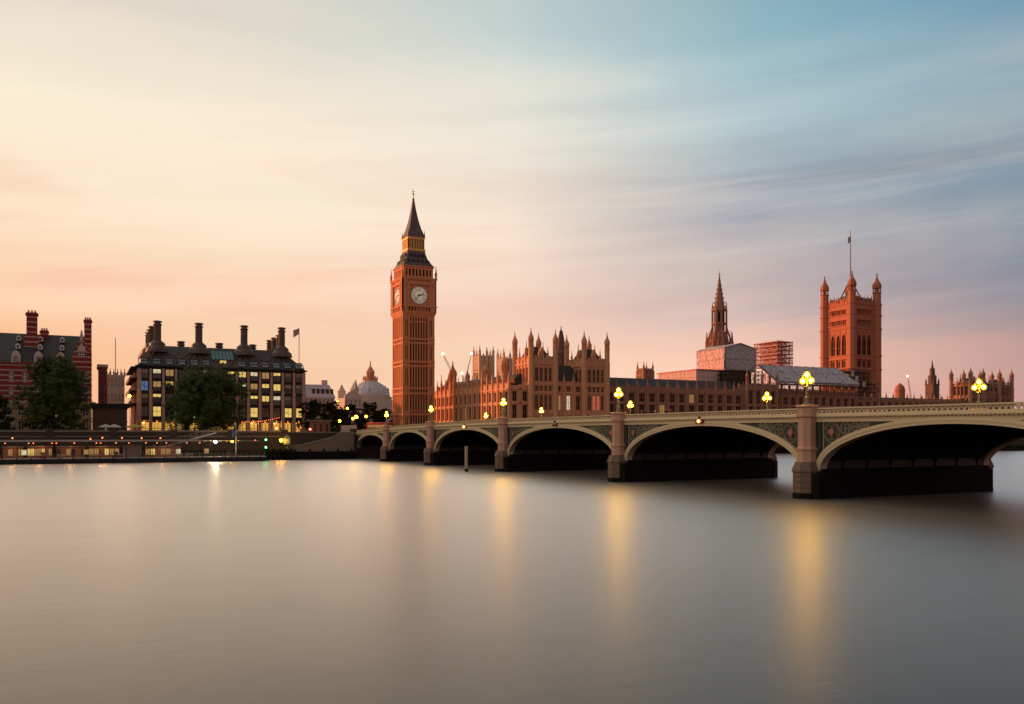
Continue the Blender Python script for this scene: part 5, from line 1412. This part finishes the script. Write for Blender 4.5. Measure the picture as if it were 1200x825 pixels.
# cabins and shelters on the deck
def cabin(label, px0, px1, h, wins, mat='kiosk_wall', y=-9.5, dpt=3.0):
    a_, b_ = t_at(px0, y), t_at(px1, y); L = b_-a_; o = thing('pier_cabin', label, 'cabin', (a_, y, 1.33), 0, 'cabins on the floating pier')
    m = MB(); m.cube(0, L, 0, dpt, 0, h); m.build('wall', mat, o); m = MB(); m.cube(-.2, L+.2, -.4, dpt+.1, h, h+.18); m.build('roof', 'grey_render', o)
    for i, mt in enumerate(wins):
        w_ = L/len(wins)
        if mt: window(o, round(w_*.78, 2), round(h*.62, 2), ((i+.5)*w_, -.05, h*.2), 0, mt, 'flat', 'bronze', 1, 0, .08)
cabin('pier cabin with a row of bright yellow lit windows', 32, 61, 2.8, ['room_yellow', 'room_yellow', 'room_dim', 'room_dim', 'room_yellow', None, 'room_dim'])
cabin('dim brown pier cabin left of the bright windows', 3, 27, 2.7, [None, 'room_dim', None, 'room_dim'])
cabin('dark pier cabin right of the bright windows', 66, 100, 2.7, ['glass', None, 'room_dim', 'glass', None, 'glass'])
cabin('pier cabin with orange lit kiosk counters near the gangway', 104, 140, 2.7, ['room_dim', 'room_dim', None, 'room_yellow', 'room_dim', 'room_dim'])
cabin('blue grey pier shelter at the middle of the canopy', 144, 166, 3.0, ['pale_glass', None, 'pale_glass'], 'grey_render')
cabin('pier cabin with small lit counters right of the blue grey shelter', 170, 212, 2.6, ['room_dim', 'room_yellow', None, 'room_dim', 'room_dim', None, 'room_dim'])
for px in (14, 47, 82, 120, 190):
    l_ = bpy.data.lights.new('canopy_light', 'POINT'); l_.energy = 90; l_.color = (1, .46, .14); l_.shadow_soft_size = .2
    o = bpy.data.objects.new('canopy_light', l_); COL.objects.link(o); o.parent = r; o.location = (t_at(px, -11)-ps, -11.2-PQ, 4.9)
# lamps under and above the canopy
def small_lamp(label, t, q, z, rad, mat, group, pole=None, name='pier_lamp', cat='lamp'):
    o = thing(name, label, cat, (t, q, z if pole is None else pole), 0, group); h = 0 if pole is None else z-pole
    m = MB(); m.ball((0, 0, h), rad, 10, 6); m.build('bulb', mat, o, True)
    m = MB()
    if pole is None: m.lathe(0, 0, [(rad*.9, rad*.5), (rad*.7, rad*1.1), (.05, rad*1.3), (.04, rad*1.3+.25)], 8)
    else: m.lathe(0, 0, [(.14, 0), (.12, .5), (.07, .6), (.05, h-rad*.9)], 8); m.lathe(0, 0, [(rad*.6, h+rad*.9), (rad*.2, h+rad*1.5)], 8)
    m.build('fitting', 'black_iron', o); return o
for px in (6, 33.5, 39, 61, 66, 87, 113, 118, 136, 151, 171, 184, 195, 219, 234):
    small_lamp('small warm lamp hanging under the pier canopy edge', t_at(px, -13), -13, 5.05, .13, 'pier_lamp', 'lamps under the pier canopy')
for px, py in ((14.5, 513.5), (106, 514.5), (120, 513), (143, 513), (166, 513.5), (188, 513.5), (201, 516)):
    q = -3.5; t = t_at(px, q); small_lamp('small warm lamp on a slim post between pier and river wall', t, q, z_at(py, t, q), .17, 'pier_lamp', 'lamps along the gangway', 1.3)
t = t_at(252.5, -13); o = small_lamp('dazzling floodlight on a white mast at the pier end', t, -13, z_at(518, t, -13), .36, 'flood', 'pier end lights', 1.33, 'floodlight', 'floodlight')
t = t_at(272, -11); small_lamp('smaller bright warm lamp right of the dazzling floodlight', t, -11, z_at(517.5, t, -11), .27, 'globe_far', 'pier end lights', 1.33)
for px, py in ((266, 517), (279, 516.5), (299, 516)):
    q = -6; t = t_at(px, q); small_lamp('tiny warm lamp over the open end of the pier', t, q, z_at(py, t, q), .13, 'pier_lamp', 'lamps over the open pier end', 1.33)
t = t_at(311.5, -13); o = thing('green_signal', 'pair of green navigation lights, one above the other, at the pier tip', 'signal light', (t, -13, 1.33))
m = MB(); m.bar((0, 0, 0), (0, 0, 5), .09, 6); m.cube(-.25, .25, .02, .15, 1.4, 5.0); m.build('mast', 'black_iron', o)
for py in (515.3, 524): m = MB(); m.ball((0, -.12, z_at(py, t, -13)-1.33), .22, 10, 6); m.build('lens', 'green_light', o, True)
t = t_at(276.5, -13); o = thing('flag_mast', 'white mast with limp blue flag at the pier end', 'flagpole', (t, -13, 1.33))
m = MB(); m.lathe(0, 0, [(.13, 0), (.09, 8.6), (.14, 8.7), (.02, 8.9)], 8); m.build('pole', 'white_paint', o)
m = MB(); m.loops([[(-.1-.17*k, .10*math.sin(k*1.7), 8.4-.25*k), (-.06-.17*k, .10*math.sin(k*1.7)+.03, 8.4-.25*k), (-.06-.17*k, .12*math.sin(k*1.7)+.03, 5.6-.1*k), (-.1-.17*k, .12*math.sin(k*1.7), 5.6-.1*k)] for k in range(6)]); m.build('flag', 'flag_blue', o)
for i, px in enumerate((50, 136, 271.5)):
    t = t_at(px, -13.2); o = thing('planter', 'dark red planter hung on the pier railing, ' + ('below the bright cabin windows', 'near the orange kiosk counters', 'beside the flag mast')[i], 'planter', (t, -13.2, 1.35), 0, 'planters on the pier')
    m = MB(); m.frustum(-.6, .6, -.3, .3, 0, -.75, .75, -.4, .4, .6); m.build('tub', 'planter_red', o)
    hm = cached('planter', lambda: tree_mesh(31, .75, .45, 1.3, .1, 260, .14, 'leaf_dark', 6)[1]); put('shrub', hm, o, (0, 0, .25))
for i, (px, yq) in enumerate(((72, -11.2), (110, -11.4), (141, -11.2), (210, -11.5), (222, -11.2))):
    t = t_at(px, yq); o = thing('bench', 'dark slatted bench on the pier deck, ' + ('below the left tree', 'in front of the orange lit counters', 'beside the blue grey shelter', 'below the broad tree', 'rightmost under the canopy')[i], 'bench', (t, yq, 1.33), 0, 'benches on the pier deck')
    m = MB()
    for k in range(4): m.cube(-.9, .9, -.22+k*.12, -.13+k*.12, .42, .46)
    m.cube(-.8, -.72, -.2, .2, 0, .42); m.cube(.72, .8, -.2, .2, 0, .42); m.build('seat', 'timber', o)
    m = MB()
    for k in range(3): m.cube(-.9, .9, .24, .28, .55+k*.14, .64+k*.14)
    m.cube(-.8, -.72, .2, .27, .3, .95); m.cube(.72, .8, .2, .27, .3, .95); m.build('backrest', 'timber', o)
for i, (px, yq, mt) in enumerate(((28, -12, 'room_white'), (101, -12, 'room_dim'), (209, -12.2, 'room_white'), (242, -11, 'room_dim'))):
    t = t_at(px, yq); o = thing('information_board', 'small backlit information board on the pier, ' + ('left of the bright cabin windows', 'left of the orange lit counters', 'before the small lit counters', 'left of the dazzling floodlight')[i], 'sign', (t, yq, 1.33), 0, 'information boards on the pier')
    m = MB(); m.cube(-.65, -.57, -.04, .04, 0, 2.1); m.cube(.57, .65, -.04, .04, 0, 2.1); m.cube(-.66, .66, -.05, .05, 2.1, 2.2); m.build('frame', 'black_iron', o)
    m = MB(); m.cube(-.56, .56, -.03, .03, .8, 2.08); m.build('panel', mt, o)
o = thing('gangway', 'sloping dark gangway from the river wall down to the floating pier', 'gangway', (t_at(150, -4), -6, 1.3))
m = MB(); m.poly([(0, 0), (.6, 0), (22, 6.2), (22, 6.6), (0, .4)], -2.0, 0)
for k in range(15): x = k*1.5+.4; m.cube(x-.04, x+.04, -.05, .05, x*.29, x*.29+1.5)
m.bar((.4, 0, 1.5), (22, 0, 7.9), .06, 4); m.build('ramp', 'grey_render', o)
# landing beside the stairs: lit cabinet, green board, red light, timber piles
t = t_at(329.5, -5); o = small_lamp('glowing square cabinet lamp on a pile beside the green board', t, -5, z_at(516, t, -5), .46, 'globe_far', None, -1.0, 'dock_lamp')
t = t_at(336.5, -4.5); o = thing('notice_board', 'green house shaped notice board at the foot of the river stairs', 'sign', (t, -4.5, 0)); zz = z_at(521, t, -4.5); zq = z_at(508.5, t, -4.5)
m = MB(); m.poly([(-1.0, zz), (1.0, zz), (1.0, zz+(zq-zz)*.65), (0, zq), (-1.0, zz+(zq-zz)*.65)], -.1, 0); m.build('board', 'sign_green', o)
m = MB(); m.poly([(-.7, zz+.3), (.7, zz+.3), (.7, zz+(zq-zz)*.55), (-.7, zz+(zq-zz)*.55)], .004, .03); m.build('panel', 'white_paint', o)
m = MB(); m.cube(-.8, -.65, .1, .25, -1, zz+.5); m.cube(.65, .8, .1, .25, -1, zz+.5); m.build('post', 'bronze', o)
t = t_at(324, 1); o = small_lamp('red lamp glowing on the river wall below the office block corner', t, 1, z_at(502, t, 1), .32, 'red_light', None, 7.9, 'red_lamp', 'signal light')
t = t_at(363.5, 6); o = small_lamp('red lamp glowing at the left corner of the kiosk', t, 6, z_at(503, t, 6), .30, 'red_light', None, 6.9, 'red_lamp', 'signal light')
o = thing('landing_jetty', 'dark timber landing frame between the pier tip and the stairs', 'jetty', (t_at(314, -6), -6, 0))
m = MB(); w_ = t_at(343, -6)-t_at(314, -6)
for k in range(5):
    x = k*w_/4; m.lathe(x, 0, [(.25, -2), (.25, 3.2)], 8); m.lathe(x, 2.0, [(.25, -2), (.25, 3.2)], 8)
m.build('pile', 'tide_stain', o)
m = MB(); m.cube(-.3, w_+.3, -.15, .0, 2.2, 2.5); m.cube(-.3, w_+.3, -.15, .0, 1.0, 1.25); m.cube(-.3, w_+.3, 0, 2.2, 2.7, 2.9); m.build('deck', 'bronze', o)
t, q = far(546.5, 165); q += 0; o = thing('mooring_post', 'pale weathered timber post standing in the river before the third arch', 'post', (t, q, 0))
D_ = 165; m = MB(); m.lathe(0, 0, [(.34, -3), (.32, CZ+(510-524.5)/F*D_), (.40, CZ+(510-524)/F*D_), (.34, CZ+(510-523)/F*D_)], 10); m.build('pile', 'timber', o)
m = MB(); m.lathe(0, 0, [(.36, -3), (.36, .5)], 10); m.build('tide_mark', 'tide_stain', o)

# ------------------------------------------------------------------ street lamps and lights on the bank
SL = [(395.6, 471, 60, 'street lamp high among trees left of the dome, the tallest'), (407, 478.5, 50, 'street lamp just right of and below the tallest one'), (398, 493.5, 12, 'low street lamp above the pale hoarding'),
      (413.5, 490.5, 18, 'street lamp at the bridge end, left of the brightest'), (417.5, 488.5, 14, 'brightest street lamp at the bridge end'), (429, 488, 30, 'small street lamp before the tree under the dome')]
for px, py, q, lb in SL:
    t = t_at(px, q); small_lamp(lb, t, q, z_at(py, t, q), .50 if '417' in str(px) else .38, 'globe_far', 'street lamps around the bridge end', 6.9, 'street_lamp', 'street lamp')
t = t_at(151.5, 34); small_lamp('street lamp glowing at the left corner of the dark office block', t, 34, z_at(464, t, 34), .42, 'globe_far', None, 6.9, 'street_lamp', 'street lamp')
for i, px in enumerate((66, 228)):                        # cast lamp standards on the river wall
    t = t_at(px, 1.6); small_lamp('unlit embankment lamp standard on the river wall ' + ('below the left tree', 'below the broad tree')[i], t, 1.6, 12.0, .28, 'white_paint', 'lamp standards on the river wall', 8.15, 'lamp_standard', 'street lamp')
o = thing('string_lights', 'string of small warm bulbs slung along the office block arcade', 'string lights', (t_at(282, 22), 22, 6.9))
a0 = Vector((0, 0, z_at(494, t_at(282, 22), 22)-6.9)); a1 = Vector((t_at(327, 22)-t_at(282, 22), 0, z_at(489, t_at(327, 22), 22)-6.9))
m = MB(); b_ = MB(); prev = None
for k in range(19):
    p = a0.lerp(a1, k/18); p.z -= .5*math.sin(math.pi*k/18)
    if prev: m.bar(prev, p, .03, 4)
    b_.ball(p - Vector((0, 0, .12)), .10, 6, 4); prev = p
m.bar((a0.x, 0, 0), a0, .06, 5); m.bar((a1.x, 0, 0), a1, .06, 5)
m.build('cable', 'black_iron', o); b_.build('bulb', 'pier_lamp', o, True)
# parasols outside the arcade and entrance
for i, (px, lit) in enumerate(((124, 0), (134, 0), (158, 1))):
    q = 22; t = t_at(px, q); o = thing('parasol', ('closed pale parasol before the dark entrance block, left of the two', 'wide pale parasol before the dark entrance block, right of the two', 'yellow lit parasol at the office block corner')[i], 'parasol', (t, q, 6.9), 0, 'parasols on the pavement')
    m = MB(); m.bar((0, 0, 0), (0, 0, 2.9), .05, 6); m.build('pole', 'white_paint', o)
    m = MB(); rr_ = 2.6 if i == 2 else 2.0
    m.loops([[(rr_*f_*math.cos(a_*math.pi/4), rr_*f_*math.sin(a_*math.pi/4), z_) for a_ in range(8)] for f_, z_ in ((1.0, 2.3), (1.02, 2.45), (.55, 2.95), (.04, 3.3))]); m.build('canopy', 'parasol' if i == 2 else 'white_paint', o)

# ------------------------------------------------------------------ double decker bus by the clock tower
def bus():
    t, q = 16.0, 27.0; r = thing('double_decker_bus', 'red double decker bus on the road below the clock tower', 'bus', (t, q, 6.91), R(-62))
    L, W, H = 10.6, 2.5, 4.4
    m = MB(); ls = []
    for x, i in ((-L/2, .25), (-L/2+.25, .02), (L/2-.35, .02), (L/2, .3)):
        ls.append([(x, -W/2+i, .35), (x, W/2-i, .35), (x, W/2-i*.6, 2.2), (x, W/2-.06-i, H-.3), (x, W/2-.35-i, H-i*.4), (x, -W/2+.35+i, H-i*.4), (x, -W/2+.06+i, H-.3), (x, -W/2+i*.6, 2.2)])
    m.loops(ls); m.build('body', 'red_paint', r)
    for s in (-1, 1):
        for z0, z1 in ((1.25, 2.05), (2.75, 3.6)):
            for k in range(6): g_ = MB(); x = -L/2+.8+k*1.55; g_.cube(x, x+1.4, s*W/2-.03, s*W/2+.015, z0, z1); g_.build('window', 'room_dim', r)
    g_ = MB(); g_.cube(L/2-.05, L/2+.02, -1.0, 1.0, 1.1, 2.1); g_.cube(L/2-.05, L/2+.02, -1.0, 1.0, 2.8, 3.6); g_.build('windscreen', 'glass', r)
    g_ = MB(); g_.cube(-L/2-.02, -L/2+.05, -1.0, 1.0, 2.8, 3.5); g_.build('rear_window', 'glass', r)
    for x in (-3.2, 3.0):
        for s in (-1, 1):
            g_ = MB(); g_.fr((x, s*(W/2-.12), .5), 0); n = 16
            g_.poly([(.5*math.cos(2*math.pi*i/n), .5*math.sin(2*math.pi*i/n)) for i in range(n)], -.15, .15); wh = g_.build('wheel', 'tyre', r)
            g_ = MB(); g_.fr((x, s*(W/2-.12), .5), 0); g_.poly([(.28*math.cos(2*math.pi*i/n), .28*math.sin(2*math.pi*i/n)) for i in range(n)], -.17, .17); g_.build('rim', 'pontoon_grey', wh)
    for s in (-1, 1):
        g_ = MB(); g_.ball((L/2-.02, s*.85, .8), .14, 8, 5); g_.build('headlight', 'white_paint', r)
        g_ = MB(); g_.ball((-L/2+.02, s*.9, 1.0), .13, 8, 5); g_.build('tail_light', 'red_light', r)
bus()

# ------------------------------------------------------------------ people on the bridge pavement
def person_mesh(coat, seed):
    rg = random.Random(seed); st = rg.uniform(.1, .28); sw = rg.uniform(-.15, .15)
    J = {'pel': (0, 0, .95), 'wst': (0, .02, 1.12), 'chs': (0, 0, 1.36), 'nek': (0, 0, 1.50), 'hd0': (0, -.02, 1.58), 'hd1': (0, -.02, 1.70), 'hp_l': (-.1, 0, .90), 'hp_r': (.1, 0, .90),
         'kn_l': (-.1, -st*.6, .50), 'kn_r': (.11, st*.3, .50), 'an_l': (-.1, -st, .09), 'an_r': (.11, st, .10), 'to_l': (-.11, -st-.18, .04), 'to_r': (.12, st-.17, .04),
         'sh_l': (-.19, 0, 1.42), 'sh_r': (.19, 0, 1.42), 'el_l': (-.25, .04+sw, 1.14), 'el_r': (.25, .02-sw, 1.14), 'wr_l': (-.24, -.08+sw*1.6, .92), 'wr_r': (.24, -.08-sw*1.6, .92), 'ha_l': (-.235, -.11+sw*1.8, .80), 'ha_r': (.235, -.11-sw*1.8, .80)}
    E = [('pel', 'wst'), ('wst', 'chs'), ('chs', 'nek'), ('nek', 'hd0'), ('hd0', 'hd1'), ('pel', 'hp_l'), ('pel', 'hp_r'), ('hp_l', 'kn_l'), ('kn_l', 'an_l'), ('an_l', 'to_l'), ('hp_r', 'kn_r'), ('kn_r', 'an_r'), ('an_r', 'to_r'),
         ('chs', 'sh_l'), ('chs', 'sh_r'), ('sh_l', 'el_l'), ('el_l', 'wr_l'), ('wr_l', 'ha_l'), ('sh_r', 'el_r'), ('el_r', 'wr_r'), ('wr_r', 'ha_r')]
    RAD = {'pel': .155, 'wst': .145, 'chs': .165, 'nek': .06, 'hd0': .085, 'hd1': .095, 'hp': .10, 'kn': .07, 'an': .05, 'to': .045, 'sh': .075, 'el': .055, 'wr': .04, 'ha': .045}
    ks = list(J); me = bpy.data.meshes.new('body'); me.from_pydata([J[k] for k in ks], [(ks.index(a), ks.index(b)) for a, b in E], [])
    o = bpy.data.objects.new('body_build', me); COL.objects.link(o); o.modifiers.new('s', 'SKIN')
    for i, k in enumerate(ks):
        rr_ = RAD[k.split('_')[0]]; me.skin_vertices[0].data[i].radius = (rr_, rr_*.85)
    me.skin_vertices[0].data[0].use_root = True
    o.modifiers.new('d', 'SUBSURF').levels = 1
    bpy.context.view_layer.update(); dg = bpy.context.evaluated_depsgraph_get(); out = bpy.data.meshes.new_from_object(o.evaluated_get(dg))
    bpy.data.objects.remove(o); out.materials.clear()
    for mt in ('skin', coat, 'coat_dark', 'bark'): out.materials.append(MATS[mt])
    for p in out.polygons:
        c = p.center; hand = c.z < .88 and abs(c.x) > .2
        p.material_index = 0 if hand or 1.49 < c.z < 1.69 else 3 if c.z >= 1.69 else 1 if c.z > .86 else 2
        p.use_smooth = True
    return out
PM = [person_mesh(c, i) for i, c in enumerate(('coat_dark', 'coat_red', 'coat_tan'))]
PP = [(689, 0, 'person in dark clothes walking behind the parapet before the right twin tower'), (752, 1, 'person in a red top walking just right of the second lamp pier'), (756, 0, 'person in dark clothes following the red top closely'),
      (781, 0, 'person in dark clothes, left of a close pair on the bridge'), (785.5, 1, 'person in a red top, right of a close pair on the bridge'), (768, 2, 'person in a tan coat walking alone between two groups'),
      (484, 2, 'person in a tan coat at the bridge end below the clock tower'), (492, 0, 'person in dark clothes at the bridge end below the clock tower'), (536, 0, 'person in dark clothes on the bridge left of the smallest far lamp')]
for px, mi, lb in PP:
    tt = 0.85; q = q_at(px, tt); o = put('person', PM[mi], None, (tt, q, T(q)-1.07), px); tag(o, lb, 'person', 'people walking on the bridge')
